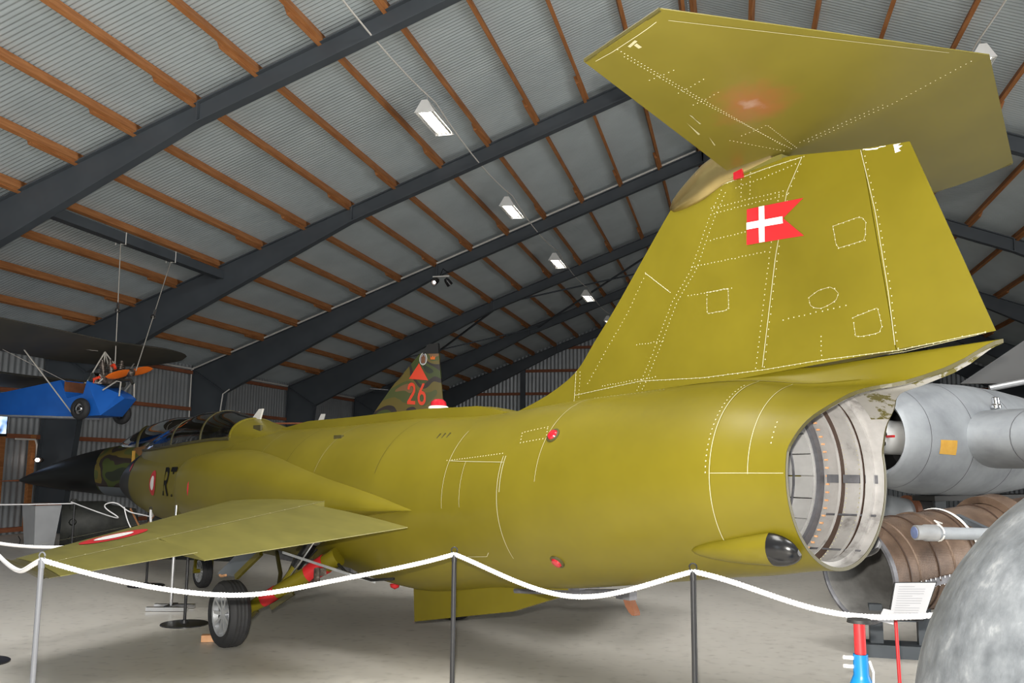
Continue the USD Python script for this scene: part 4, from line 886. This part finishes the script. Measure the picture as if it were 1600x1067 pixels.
obj('triangle_mark', P2D([(-6.27, 3.86), (-6.48, 3.54), (-6.06, 3.50)], .006), 'red_orange', df, smooth=False, label='red triangle')
tm = meshkit.text_mesh('26', .42, .002, bold=True); tv = np.array(tm.vertices); sc_ = .40/np.ptp(tv[:, 0]); X0 = -6.50
tv3 = np.array([(DX(X0+x*sc_), -dfin_half(X0+x*sc_, 3.03+y)-.008-.5*z, 3.03+y-.06*(x*sc_)) for x, y, z in tv-[tv[:, 0].min(), 0, 0]])
obj('number', (tv3, np.array(tm.faces)), 'red_orange', df, smooth=False, label='red number 26')
el = lambda cx_, cz, a, b, n=24: [(cx_+a*math.cos(k*2*PI/n), cz+b*math.sin(k*2*PI/n)) for k in range(n)]
cr = obj('crest', P2D(el(-6.18, 3.945, .085, .13), .006), 'white', df, smooth=False, label='white oval unit crest')
obj('crest_figure', P2D([(-6.22, 3.86), (-6.14, 3.86), (-6.135, 3.98), (-6.155, 4.0), (-6.18, 4.04), (-6.205, 4.0), (-6.225, 3.98)], .009), 'brown_ply', cr, smooth=False)
obj('crest_figure', MB().loft([[(DX(x), -dfin_half(x, z)-.009, z) for x, z in el(-6.18, 3.945, q*.085/.1, q*.13/.1, 24)] for q in (.078, .088)]), 'ink', cr, smooth=False)
obj('crown_mark', P2D([(-6.02, 3.93), (-5.93, 3.93), (-5.92, 4.0), (-5.95, 3.97), (-5.975, 4.01), (-6.0, 3.97), (-6.03, 4.0)], .006), 'orange', df, smooth=False)
obj('fin_pod', MB().tube([(DX(-6.75), -.07, 2.80), (DX(-6.4), -.10, 2.79), (DX(-6.0), -.10, 2.77), (DX(-5.55), -.05, 2.75)], [.01, .045, .05, .01], 10), 'camo', df)
obj('fin_pitot', MB().tube([(DX(-6.95), 0, 3.32), (DX(-7.35), 0, 3.35)], .012, 6), 'liner_dark', df)
for X, z in ((-10.55, 2.62), (-8.55, 2.56)):
    obj('antenna_blade', MB().prism([(DX(X), z), (DX(X+.14), z), (DX(X+.22), z+.27), (DX(X+.12), z+.27)], lambda a, b, t: (a, t, b), -.014, .014), 'conduit', dk, smooth=False)
obj('side_probe', MB().tube([(DX(-10.2), -.2, 2.62), (DX(-8.7), -.3, 2.62)], .02, 8), 'wood_dark', db)
obj('yellow_handle', MB().box((DX(-12.45), -.59, 1.86), (.06, .03, .34)), 'yellow', db, smooth=False)

# ================================================================ THE HANGING BLUE PLANE
FA = math.radians(-6)
fl_ = thing('vintage_monoplane', 'small blue vintage plane with dark wings and orange propeller hanging from the roof', 'aircraft', (-12.3, 15.6, 0), FA)
side = [(-3.7, 2.85), (-2.2, 2.69), (-.21, 2.67), (.36, 2.69), (.80, 3.02), (.66, 3.12), (-.04, 3.37), (-.11, 3.11), (-.51, 3.03), (-.71, 3.40), (-1.25, 3.32), (-2.22, 3.18), (-3.7, 3.10)]
hull_f = obj('fuselage', MB().prism(side, lambda a, b, t: (a, t*(1 if a < .4 else .55), b), -.29, .29), 'blue', fl_, smooth=False)
obj('skid_rail', MB().bar((-2.6, -.29, 2.72), (-.2, -.29, 2.65), .05, .035).bar((-2.6, .29, 2.72), (-.2, .29, 2.65), .05, .035), 'alu', fl_, smooth=False)
ck = obj('cockpit_lining', MB().box((-.32, .275, 3.20), (.5, .02, .34)).box((-.60, 0, 3.2), (.03, .56, .34)), 'brown_ply', fl_, smooth=False)
for x in (-.44, -.30): obj('shoulder_strap', MB().bar((x-.05, .25, 3.33), (x+.03, .245, 3.06), .012, .035), 'white', ck, smooth=False)
obj('windscreen', MB().prism([(-.18, 3.34), (.10, 3.30), (.05, 3.52), (-.02, 3.55)], lambda a, b, t: (a, t, b), -.2, .2), 'glass', fl_, smooth=False)
cb = obj('cabane_strut', MB().tube([(-.12, -.2, 3.36), (.08, 0, 3.97)], .016, 8).tube([(-.12, .2, 3.36), (.08, 0, 3.97)], .016, 8), 'wire', fl_)
obj('cabane_strut', MB().tube([(.36, -.14, 3.58), (.08, 0, 3.97), (.36, .14, 3.58)], .016, 8).tube([(.08, 0, 3.97), (.08, 0, 3.58)], .012, 8), 'wire', fl_)
obj('engine_mount', MB().tube([(-.16, -.22, 3.34), (.18, -.22, 3.33), (.22, -.15, 3.42)], .016, 8), 'wire', fl_)
obj('engine_mount', MB().tube([(.36, -.28, 3.18), (.62, -.2, 3.36), (.70, -.18, 3.34), (.70, -.2, 3.06)], .016, 8), 'wire', fl_)
obj('engine_mount', MB().tube([(.36, .28, 3.18), (.62, .2, 3.36), (.70, .18, 3.34), (.70, .2, 3.06)], .016, 8), 'wire', fl_)
eng = obj('engine', MB().box((.30, 0, 3.42), (.42, .24, .20)).lathe([(0, .09), (.12, .09), (.16, .06), (.28, .055)], (.48, 0, 3.52), (1, 0, 0), 16), 'engine', fl_, smooth=False, label='small oily piston engine')
for x, y in ((.18, -.10), (.18, .10), (.38, -.10), (.38, .10)):
    m = MB().lathe([(0, .05), (.22, .05), (.26, .035), (.30, .035)], (x, y, 3.50), (0, y*2, 1), 12)
    d = np.array([0, y*2, 1])/math.hypot(1, y*2)
    for k in range(6): m.lathe([(-.006, .0), (-.006, .085), (.006, .085), (.006, 0)], np.array([x, y, 3.53])+d*k*.034, d, 14)
    obj('cylinder', m, 'engine', eng)
obj('exhaust_pipe', MB().tube([(.38, -.14, 3.66), (.52, -.2, 3.68), (.58, -.22, 3.60)], .03, 8).tube([(.2, -.2, 3.45), (.1, -.26, 3.4), (.1, -.26, 3.3)], .03, 8), 'red_orange', eng)
obj('oil_sump', MB().tube([(.1, 0, 3.30), (.6, 0, 3.32)], .07, 10).tube([(.5, -.1, 3.36), (.9, -.14, 3.38), (.96, -.14, 3.30)], .03, 8), 'dark_green', eng)
m = MB(); dirb = np.array([0.0, 1.0, .22])
for s in (-1, 1):
    rr = []
    for t in np.linspace(.04, .62, 12):
        ch = .15*math.sin(PI*min(1, t/.62*.86+.14))**.6+.012; tw = math.radians(58-40*t/.62)
        a = np.arange(12)*2*PI/12; c = np.array([.74, 0, 3.54])+dirb*t*s
        rr.append(c+np.cos(a)[:, None]*ch*np.array([math.sin(tw)*.45, 0, math.cos(tw*.4)*.55*1.0])+np.sin(a)[:, None]*.016*np.array([1, 0, 0]))
    m.loft(rr)
pr = obj('propeller', m, 'orange', fl_, smooth=50, label='orange two-blade propeller'); obj('propeller_hub', MB().lathe([(-.05, .08), (.06, .08), (.08, .03), (.09, 0)], (.74, 0, 3.54), (1, 0, 0), 14), 'engine', pr)
def flea_wing(name, xc, z, c0, y0, y1, dihed, inc):
    rr = []
    for y in np.linspace(y0, y1, 34):
        e = max(abs(y-(y0+y1)/2)/((y1-y0)/2), 0); ch = c0*math.sqrt(max(.012, 1-max(0, (e-.62)/.38)**2)); q = np.linspace(0, 1, 11); h = .055*ch*4*(q**.7)*(1-q)+.004
        x = xc+ch*.45-ch*q; zz = z+dihed*abs(y)-inc*(q-.4)*ch
        rr.append(np.vstack([np.stack([x, np.full(11, y), zz+h*1.2], 1), np.stack([x[::-1], np.full(11, y), (zz-h*.35)[::-1]], 1)]))
    return obj(name, MB().loft(rr), 'dark_fabric', fl_, smooth=35)
flea_wing('front_wing', -.30, 4.02, 1.55, -4.6, 2.65, .03, .20)
flea_wing('rear_wing', -2.35, 3.45, 1.25, -2.7, 2.7, .02, .12)
obj('wing_strut', MB().tube([(-.33, -.30, 2.72), (-.85, -1.15, 3.98)], .014, 6), 'wire', fl_); obj('wing_strut', MB().tube([(-.33, .30, 2.72), (-.75, 1.75, 3.98)], .014, 6), 'wire', fl_)
obj('bracing_wire', MB().tube([(-.1, 0, 4.0), (-.8, -2.2, 4.02), ], .005, 5).tube([(-.6, -.28, 3.38), (-1.1, -1.6, 3.98)], .005, 5), 'wire', fl_)
obj('rudder', MB().prism([(-3.5, 2.9), (-4.1, 2.9), (-4.2, 3.4), (-4.05, 3.8), (-3.7, 3.6), (-3.5, 3.1)], lambda a, b, t: (a, t, b), -.025, .025), 'blue', fl_, smooth=False)
ax_ = obj('axle', MB().tube([(-.05, -.44, 2.81), (.13, .56, 2.76)], .025, 8), 'alu', fl_)
for y, s in ((-.40, -1), (.52, 1)):
    c = np.array([-.04+.18*(y+.4), y, 2.81-.05*(y+.4)]); R = .215
    obj('tyre', MB().lathe([(R*.0+t, r) for t, r in [(.075*math.cos(a), R-.065+.065*math.sin(a)) for a in np.linspace(PI*1.25, -PI*.25, 14)]], c, (0, 1, 0), 36), 'rubber', ax_)
    hb_ = obj('hub_disc', MB().lathe([(0, 0), (.05, .03), (.045, .05), (.02, .07), (.035, .13), (.045, .148), (.0, .15)], c, (0, s, 0), 28), 'chrome', ax_)
    obj('hub_cap', MB().lathe([(.05, .035), (.07, .03), (.075, 0)], c, (0, s, 0), 14), 'black', hb_)
Rf = np.array([[math.cos(FA), -math.sin(FA), 0], [math.sin(FA), math.cos(FA), 0], [0, 0, 1]]).T
def fw_(p): return np.array([-12.3, 15.6, 0])+np.array(p)@Rf
for i, (a, b, lb) in enumerate(((fw_((.36, .0, 3.60)), (-12.42, 16.1, 6.32), 'thin steel cable holding up the blue plane, the left one'), (fw_((.84, .05, 3.58)), (-12.42, 17.85, 6.32), 'thin steel cable holding up the blue plane, the slanting one'))):
    a, b = np.array(a), np.array(b)
    t = thing('suspension_cable', lb, 'cable')
    obj('wire', MB().tube([a, b], .011, 6), 'wire', t)
    p = a+(b-a)*.47; obj('turnbuckle', MB().tube([p, p+(b-a)*.05], .03, 8), 'chrome', t)
    obj('shackle', MB().lathe([(-.02, .05), (.02, .05), (.02, .03), (-.02, .03), (-.02, .05)], p-(b-a)*.01, (0, 1, 0), 14), 'chrome', t)
    obj('roof_sling', MB().tube([b+[-.12, 0, -.02], b+[-.12, 0, .24], b+[0, 0, .25], b+[.12, 0, .24], b+[.12, 0, -.02], b], .012, 6), 'conduit', t)

# ================================================================ ROPE BARRIER
def post(label, x, y, h=1.2, base=True, m='black_metal', r=.017):
    t = thing('barrier_post', label, 'barrier post', (x, y, 0), 0, None)
    obj('pole', MB().lathe([(0.012, r), (h-.06, r), (h-.06, r*1.15), (h-.015, r*1.15), (h, r*.6), (h, 0)], n=16), m, t)
    obj('rope_eye', MB().tube([(.0+.022*math.cos(a), 0, h+.016+.022*math.sin(a)) for a in np.linspace(-PI*.4, PI*1.4, 14)], .005, 6), m, t)
    obj('base_plate', MB().lathe([(0, .26), (.010, .26), (.016, .25), (.020, .05), (.05, .03), (.055, .018)], n=40), 'black_metal', t)
    return t
P1, P2, P3, PL, P5, P6 = (-4.24, 4.96), (-1.91, 6.16), (-.26, 5.62), (-6.66, 7.10), (-6.05, 9.35), (-8.43, 12.0)
post('tall grey barrier post in the left foreground, in front of the wing tip', *P1, m='post_grey'); post('black barrier post in front of the ventral fin', *P2); post('black barrier post below the black dome under the tail', *P3)
post('barrier post at the left picture edge, only its round base in view', *PL, h=1.08); post('black barrier post standing by the olive wing, near the chrome stand', *P5, h=1.1); post('black barrier post under the wing tip, farther away', *P6, h=1.1)
post('far barrier post beside the grey pedestal', -10.92, 13.44, 1.1); post('barrier post hidden behind the grey dome', 1.50, 5.55, 1.1)
def rope(label, pts, r=.017):
    from scipy.interpolate import CubicSpline
    P = np.array(pts, float); d = np.r_[0, np.cumsum(np.linalg.norm(np.diff(P, axis=0), axis=1))]; c = CubicSpline(d, P); q = np.linspace(0, d[-1], 70)
    path = c(q)
    m = MB(); tot = d[-1]; qq = np.linspace(0, tot, int(tot/.010)); C_ = c(qq); T_ = c(qq, 1); T_ /= np.linalg.norm(T_, axis=1, keepdims=True)
    s = np.cross(T_, [0, 0, 1.0]); s /= np.linalg.norm(s, axis=1, keepdims=True); u = np.cross(s, T_)
    if tot > 6: m.tube(path, r, 8)
    else:
        for k in range(3):   # laid from three strands
            a = qq/.055*2*PI+k*2*PI/3; m.tube(C_+r*.48*(np.cos(a)[:, None]*s+np.sin(a)[:, None]*u), r*.58, 6)
    obj('rope', m, 'rope', smooth=True, label=label, cat='rope')
z = 1.19
rope('white rope sagging between the grey post and the middle black post', [(*P1, z), (-3.85, 5.16, 1.06), (-3.43, 5.37, .97), (-3.08, 5.56, .95), (-2.72, 5.75, 1.01), (-2.34, 5.94, 1.085), (*P2, z)])
rope('white rope between the two black posts in front of the fuselage', [(*P2, z), (-1.46, 6.02, 1.05), (-1.0, 5.87, .98), (-.63, 5.74, 1.06), (*P3, z)])
rope('white rope from the post under the tail past the red and blue stand', [(*P3, z), (.06, 5.62, 1.11), (.52, 5.65, .985), (.98, 5.60, .995), (1.50, 5.55, 1.09)])
rope('white rope sagging from the left picture edge to the grey post', [(*PL, 1.07), (-5.92, 6.48, .99), (-5.3, 5.95, .985), (-4.8, 5.47, 1.06), (*P1, z)])
rope('white rope running from the left picture edge behind the wing tip', [(*PL, 1.07), (-6.54, 7.72, .97), (-6.3, 8.5, .97), (*P5, 1.09)])
rope('white rope hidden under the wing between two black posts', [(*P5, 1.09), (-7.45, 10.75, .85), (*P6, 1.09)])
rope('thin white rope passing in front of the grey pedestal', [(-14.6, 10.6, 1.14), (-11.9, 12.63, 1.08), (-10.92, 13.44, 1.09)], .011)
rope('thin white rope with a loop beside the dark engine', [(-10.92, 13.44, 1.09), (-10.3, 13.2, .98), (-9.75, 12.95, .95), (-9.95, 12.95, 1.10), (-9.85, 12.95, 1.14), (-9.5, 12.9, 1.03), (-9.2, 12.8, .98), (-8.6, 12.3, .99), (*P6, 1.09)], .011)
rope('loose rope end hanging behind the wing', [(-9.55, 12.9, 1.08), (-9.45, 12.85, .9), (-9.3, 12.8, .72)], .011)
# chrome stand with an H-shaped foot
t = thing('chrome_stand', 'bright chrome stand with a flat twin-bar foot behind the wing', 'stand', (-6.80, 10.20, 0), math.radians(14))
obj('pole', MB().tube([(0, 0, .05), (0, 0, 1.27)], .02, 12), 'chrome', t)
for y in (-.13, .13): obj('foot_bar', MB().box((0, y, .03), (.50, .06, .045)), 'chrome', t, smooth=False)
obj('cross_bar', MB().box((0, 0, .055), (.07, .30, .02)), 'black_metal', t, smooth=False)
# pedestal, dark engine
t = thing('pedestal', 'light grey tapered display pedestal at the left wall', 'pedestal', (-14.55, 16.9, 0), math.radians(-28))
m = MB().loft([[(-.27, -.20, 0), (.27, -.20, 0), (.27, .20, 0), (-.27, .20, 0)], [(-.36, -.27, .86), (.36, -.27, .86), (.36, .27, .86), (-.36, .27, .86)]])
obj('body', m, 'pedestal', t, smooth=False); obj('top', MB().box((0, 0, .875), (.70, .52, .03)), 'brown_ply', t, smooth=False)
obj('cord', MB().tube([(-.36, -.30, .2), (-.25, -.29, .12), (-.22, -.32, .0)], .008, 5), 'black', t)
t = thing('display_engine', 'dark drum-shaped engine on a low stand behind the ropes', 'engine', (-12.5, 15.75, 0), math.radians(40))
obj('drum', MB().lathe([(-.45, .2), (-.45, .40), (-.3, .46), (.3, .46), (.45, .38), (.9, .30), (.95, .1)], (0, 0, .56), (1, 0, 0), 28), 'dark_green', t)
m = MB()
for k in range(9):
    a = k*2*PI/9; m.lathe([(.30, .07), (.46, .07), (.50, .05), (.50, 0)], (-.25, 0, .56), (0, math.sin(a), math.cos(a)), 10)
obj('cylinder_row', m, 'dark_green', t, kind='stuff')
for x in (-.3, .6): obj('stand_leg', MB().bar((x, -.4, 0), (x, 0, .5), .05, .05).bar((x, .4, 0), (x, 0, .5), .05, .05), 'black_metal', t, smooth=False)
t = thing('trestle', 'thin orange crossed trestle behind the rope loop', 'trestle', (-10.6, 14.9, 0), math.radians(30))
obj('bar', MB().bar((-.35, 0, 0), (.25, 0, .95), .03, .03), 'orange_bar', t, smooth=False); obj('bar', MB().bar((.25, .06, 0), (-.25, .06, .95), .03, .03), 'orange_bar', t, smooth=False)
obj('dark_case', MB().box((-9.9, 15.6, .47), (1.9, .5, .94)), 'dark_green', smooth=False, label='dark box-shaped display stand beside the drum engine', cat='display stand')

# ================================================================ RIGHT SIDE: SILVER NACELLE AND JET PIPES
ax = np.array([.72, .69, -.005]); ax /= np.linalg.norm(ax); lat = np.array([.69, -.72, 0.0]); lat /= np.linalg.norm(lat); I0 = np.array([1.50, 11.12, 2.165])
na = thing('silver_nacelle', 'silver engine nacelle with a round black intake and stub wing, behind the tail', 'aircraft engine')
nac = [(0.10, .40), (.03, .435), (0, .465), (.03, .50), (.12, .535), (.35, .59), (.7, .645), (1.1, .675), (1.6, .68), (2.2, .655), (3.0, .57), (3.8, .45), (4.3, .36), (4.3, 0)]
nb_ = obj('cowling', MB().lathe(nac, I0, ax, 64), 'silver', na, smooth=40)
obj('intake_lip', MB().lathe([(.05, .434), (.01, .45), (-.006, .468), (.02, .496), (.05, .508)], I0, ax, 64), 'silver', na, smooth=50)
obj('intake_duct', MB().lathe([(.06, .432), (.9, .44), (.9, 0)], I0, ax, 48), 'black', na)
bl = obj('intake_bullet', MB().lathe([(.02, 0), (.03, .07), (.08, .135), (.16, .178), (.28, .20), (.9, .20)], I0, ax, 40), 'reflector', na, smooth=50, label='rounded silver intake bullet with vent holes')
m = MB()
for k in range(8):
    a = k*2*PI/8+.2; d = math.cos(a)*lat+math.sin(a)*np.array([0, 0, 1.0]); p = I0+ax*.085+d*.138; m.sphere(p, (.025, .025, .034), 1)
obj('vent_hole', m, 'black', bl); obj('red_tag', MB().bar(I0+ax*.10+lat*.16, I0+ax*.06+lat*.27, .035, .025), 'red', bl, smooth=False)
th_ = -math.radians(3)
def on_cowl(s, a, lift=.004):
    r = np.interp(s, [q[0] for q in nac[2:]], [q[1] for q in nac[2:]])+lift; return I0+ax*s+r*(math.cos(a)*lat+math.sin(a)*np.array([0, 0, 1.0]))
m = MB().loft([[on_cowl(s, a) for a in np.linspace(-.30, -.02, 6)] for s in np.linspace(.40, .66, 6)], closed=False)
m = MB().loft([[on_cowl(s, a) for a in np.linspace(-.32, -.06, 6)] for s in np.linspace(.42, .66, 6)], closed=False)
obj('yellow_label', m, 'yellow', nb_, label='square yellow label on the cowling')
for s in (.30, .95, 1.75, 2.6):
    r = np.interp(s, [q[0] for q in nac[2:]], [q[1] for q in nac[2:]]); obj('panel_seam', MB().lathe([(s-.005, r+.001), (s, r+.003), (s+.005, r+.001)], I0, ax, 64), 'liner_dark', nb_, kind='stuff')
rr = []
for t_ in np.linspace(0.3, 3.4, 12):
    a = np.linspace(0, 2*PI, 40, endpoint=False); ch = 2.3; c0 = I0+ax*(.80+.02*t_)+lat*t_
    xx = ch*.5*(1-np.cos(a)); yy = np.where(np.sin(a) >= 0, 1, -1)*3.4*(.2969*np.sqrt(xx/ch)-.126*xx/ch-.3516*(xx/ch)**2+.2843*(xx/ch)**3-.1015*(xx/ch)**4)
    rr.append(c0+xx[:, None]*ax+yy[:, None]*np.array([0, 0, 1.0])+np.array([0, 0, .0]))
ws = obj('stub_wing', MB().loft(rr), 'silver', na, smooth=40)
obj('panel_seam', MB().loft([rr[3]*1.0+(rr[3]-rr[3].mean(0))*.004, rr[3]+(rr[3]-rr[3].mean(0))*.004+lat*.008], caps=False), 'liner_dark', ws, kind='stuff')
obj('red_stripe', MB().loft([rr[9]+(rr[9]-rr[9].mean(0))*.006, rr[9]+(rr[9]-rr[9].mean(0))*.006+lat*.05], caps=False), 'white', ws)
p = I0+ax*1.45+lat*.62+np.array([0, 0, .36]); obj('filler_cap', MB().lathe([(0, .06), (.03, .06), (.05, .045), (.12, .045), (.13, .03)], p, (0, 0, 1), 16), 'chrome', nb_)
for d in (.6, 2.6): obj('support_leg', MB().bar(I0+ax*(d+.6)+[0, 0, -.5], np.array([*(I0+ax*(d+.6))[:2], 0]), .12, .12, (1, 0, 0)), 'steel', na, smooth=False)
obj('cradle_beam', MB().bar(I0+ax*.9+[0, 0, -.70], I0+ax*3.6+[0, 0, -.68], .3, .06), 'black', na, smooth=False)
# dark tail surface and boom behind
t = thing('tail_surface', 'dark grey slanting aircraft tail surface behind the silver nacelle', 'aircraft part')
obj('panel', MB().loft([[(3.10, 13.9, 3.0), (3.16, 14.0, 3.0), (5.2, 14.0, 4.42), (5.14, 13.9, 4.42)], [(6.5, 14.0, 3.0), (6.55, 14.1, 3.0), (6.5, 14.1, 4.3), (6.45, 14.0, 4.3)]]), 'fin_grey', t, smooth=False)
obj('post', MB().bar((5.6, 14.05, 0), (5.6, 14.05, 3.0), .12, .12, (1, 0, 0)), 'steel', t, smooth=False)
obj('edge_tube', MB().tube([(3.45, 13.8, 2.92), (6.3, 13.8, 3.5)], .045, 10), 'alu', t)
# silver jet pipe cone with rubber bellows
JP = np.array([1.72, 12.1, 1.28]); ja = np.array([.86, .5, -.03]); ja /= np.linalg.norm(ja)
t = thing('jet_pipe', 'silver conical jet pipe with dark rubber bellows, low behind the tail', 'jet pipe')
obj('cone', MB().lathe([(-.5, .24), (0, .22), (.40, .165)], JP, ja, 32), 'silver', t)
obj('flange', MB().lathe([(.38, .15), (.38, .21), (.45, .21), (.45, .15)], JP, ja, 32), 'brown_ply', t)
obj('bellows', MB().lathe([(.45, .17)]+[(.47+.05*k+(.025 if j else 0), .20 if j else .175) for k in range(4) for j in (0, 1)]+[(.68, .19), (.80, .165), (.80, .0)], JP, ja, 32), 'rubber', t)
obj('stand', MB().bar(JP+ja*.1+[0, 0, -.2], np.array([*(JP+ja*.1)[:2], 0]), .10, .10, (1, 0, 0)).box((*(JP+ja*.1)[:2], .03), (.5, .4, .06)), 'steel', t, smooth=False)
obj('wire_loop', MB().tube([JP+[.1, -.2, -.12], JP+[.2, -.25, -.18], JP+[.32, -.2, -.14], JP+[.4, -.1, -.05]], .006, 5), 'black', t)
# brown wrapped exhaust pipe
E0 = np.array([1.12, 9.50, .80]); ea = np.array([.79, .58, .13]); ea /= np.linalg.norm(ea)
t = thing('exhaust_pipe', 'large brown wrapped jet exhaust pipe, open end under the tail', 'exhaust pipe')
pp = obj('pipe', MB().lathe([(0, .455), (.02, .475), (.30, .47), (.31, .48), (.34, .48), (.35, .47), (.75, .465), (.76, .478), (.80, .478), (.81, .46), (1.3, .44), (2.4, .40), (3.2, .40)], E0, ea, 56), 'brown_wrap', t, smooth=40)
obj('inner_wall', MB().lathe([(0, .455), (0.01, .435), (.05, .425), (1.4, .40), (1.4, 0)], E0, ea, 56), 'pipe_in', t, smooth=40, label='sooty grey inside of the pipe')
obj('end_rim', MB().lathe([(.03, .478), (-.015, .48), (-.02, .455), (.0, .44), (.06, .428)], E0, ea, 56), 'liner_dark', t, smooth=40)
for s, r in ((.19, .476), (.55, .474), (1.05, .458), (1.6, .436), (2.1, .418)): obj('clamp_band', MB().lathe([(s-.008, r-.004), (s-.006, r+.005), (s+.006, r+.005), (s+.008, r-.004)], E0, ea, 56), 'brown_dark', pp)
el_ = np.cross(ea, [0, 0, 1.0]); el_ /= np.linalg.norm(el_); eu = np.cross(el_, ea)
m = MB()
for s in np.arange(.12, 1.3, .06):
    for a in (-.16, -.30):
        d = math.cos(a)*el_+math.sin(a)*eu; m.box(E0+ea*s+d*.480, (.008, .008, .022))
obj('clip_row', m, 'alu', pp, smooth=False, kind='stuff')
obj('seam_strip', MB().bar(E0+ea*.1+.478*(math.cos(-.23)*el_+math.sin(-.23)*eu), E0+ea*1.3+.462*(math.cos(-.23)*el_+math.sin(-.23)*eu), .012, .07, eu), 'liner_dark', pp, smooth=False)
obj('tie_strap', MB().lathe([(1.12-.02, .462), (1.12, .470), (1.12+.02, .462)], E0, ea, 56), 'white', pp)
obj('raised_collar', MB().lathe([(1.75, .43), (1.76, .50), (1.95, .50), (1.97, .42)], E0, ea, 56), 'brown_wrap', pp)
for s in (.5, 2.2):
    p = E0+ea*s; obj('cradle', MB().box((p[0], p[1], .06), (.7, .3, .12)).bar((p[0]-.22, p[1], .1), (p[0]-.22, p[1], p[2]-.38), .1, .12, (1, 0, 0)).bar((p[0]+.22, p[1], .1), (p[0]+.22, p[1], p[2]-.38), .1, .12, (1, 0, 0)), 'steel', t, smooth=False)
t = thing('grey_tube', 'grey metal tube with a bluish end cap tied on top of the brown pipe', 'tube')
ta, tb = np.array([1.60, 8.98, 1.235]), np.array([2.95, 9.60, 1.20])
obj('tube', MB().tube([ta, tb], .055, 18), 'silver', t); d = (tb-ta)/np.linalg.norm(tb-ta)
obj('end_fitting', MB().lathe([(-.06, .0), (-.055, .055), (-.05, .066), (.03, .066), (.05, .075), (.16, .075), (.17, .058)], ta, d, 24), 'alu', t)
obj('end_cap', MB().lathe([(-.065, 0), (-.06, .05), (-.05, .058)], ta, d, 24), 'blue_grey', t, label='bluish end cap')
obj('string', MB().tube([ta+d*.2+[0, 0, .075], ta+d*.24+[0, .05, .05], ta+d*.2+[0, .2, .10], ta+d*.3+[0, .3, .07]], .008, 6).tube([ta+d*.18+np.array([.07*math.cos(a)*.6, -.07*math.cos(a), .07*math.sin(a)]) for a in np.linspace(0, 6, 16)], .008, 6), 'white', t)
obj('rest_arm', MB().bar(ta+d*.9+[0, 0, -.05], E0+ea*1.2+[0, 0, .42], .05, .05), 'steel', t, smooth=False)
# information board
bd = thing('information_board', 'white printed information sheet on a slim red stand, right foreground', 'information board', (1.05, 6.12, 0), 0)
B = np.array([[.90, 6.18, .885], [1.10, 6.21, .885], [1.20, 6.30, 1.10], [.955, 6.25, 1.095]])-[1.05, 6.12, 0]
n_ = np.cross(B[1]-B[0], B[3]-B[0]); n_ /= np.linalg.norm(n_)
if n_[1] > 0: n_ = -n_
obj('board', MB().loft([B*1.0+(B-B.mean(0))*.06, B+(B-B.mean(0))*.06-n_*.012]), 'black', bd, smooth=False)
sh = obj('sheet', MB().loft([B+n_*.002, B+n_*.004]), 'paper', bd, smooth=False)
m = MB()
for k in range(13):
    a, b = B[3]+(B[0]-B[3])*(.10+.065*k), B[2]+(B[1]-B[2])*(.10+.065*k); e = .68 if k % 4 else .4
    p0, p1 = a+(b-a)*.10, a+(b-a)*(.10+e); w_ = (B[0]-B[3])*.014
    m.add([p0+n_*.006, p1+n_*.006, p1+w_+n_*.006, p0+w_+n_*.006], [[0, 1, 2, 3]])
obj('text_line', m, 'ink', sh, smooth=False, kind='stuff')
obj('second_sheet', MB().loft([np.array([B[0]+[-.07, -.02, -.01], B[0]+[.02, -.02, -.03], B[0]+[.03, .01, .05], B[0]+[-.03, .01, .06]]), np.array([B[0]+[-.07, -.017, -.01], B[0]+[.02, -.017, -.03], B[0]+[.03, .013, .05], B[0]+[-.03, .013, .06]])]), 'paper', bd, smooth=False)
obj('pole', MB().tube([(-.11, -.02, .02), (-.11, .08, .90)], .011, 10), 'red', bd); obj('foot', MB().lathe([(0, .18), (.015, .18), (.02, .03)], (-.11, -.02, 0), n=28), 'red', bd)
# red and blue cone stand
t = thing('cone_stand', 'bright blue cone with a red tube on top, right foreground', 'stand', (.56, 4.78, 0), 0)
obj('cone', MB().lathe([(0, .36), (.02, .36), (.04, .35), (.66, .105), (.81, .044), (.83, .036), (.925, .034)], n=40), 'blue_cone', t)
obj('tube', MB().lathe([(.925, .027), (1.075, .027)], n=24), 'red', t)
obj('cap', MB().lathe([(1.068, .034), (1.072, .058), (1.087, .054), (1.09, 0)], n=28), 'black', t)
for z in (.905, .865): obj('peg', MB().tube([(-.03, 0, z), (-.08, -.01, z+.003)], .009, 8), 'white', t)
obj('cord', MB().tube([(.035, -.03, .90), (.05, -.045, .85), (.045, -.05, .79), (.09, -.09, .71), (.14, -.13, .55)], .006, 6), 'white', t)
# weathered grey shell
t = thing('grey_sphere', 'big weathered grey metal sphere in the lower right corner', 'sphere', (1.29, 2.705, 0), 0)
m = trimesh.creation.icosphere(6); v = np.array(m.vertices)*.839*(1+.004*(meshkit.fbm(np.array(m.vertices)*6, 4)-.5)[:, None])
obj('shell', (v+[0, 0, 1.076], np.array(m.faces)), 'ball', t, smooth=True)
obj('stand_ring', MB().lathe([(.30, .36), (.30, .44), (.42, .56), (.42, .50), (.30, .36)], n=40), 'steel', t)
for k in range(4): a = k*PI/2+.4; obj('stand_leg', MB().bar((.42*math.cos(a), .42*math.sin(a), .35), (.50*math.cos(a), .50*math.sin(a), 0), .05, .05, (1, 0, 0)), 'steel', t, smooth=False)
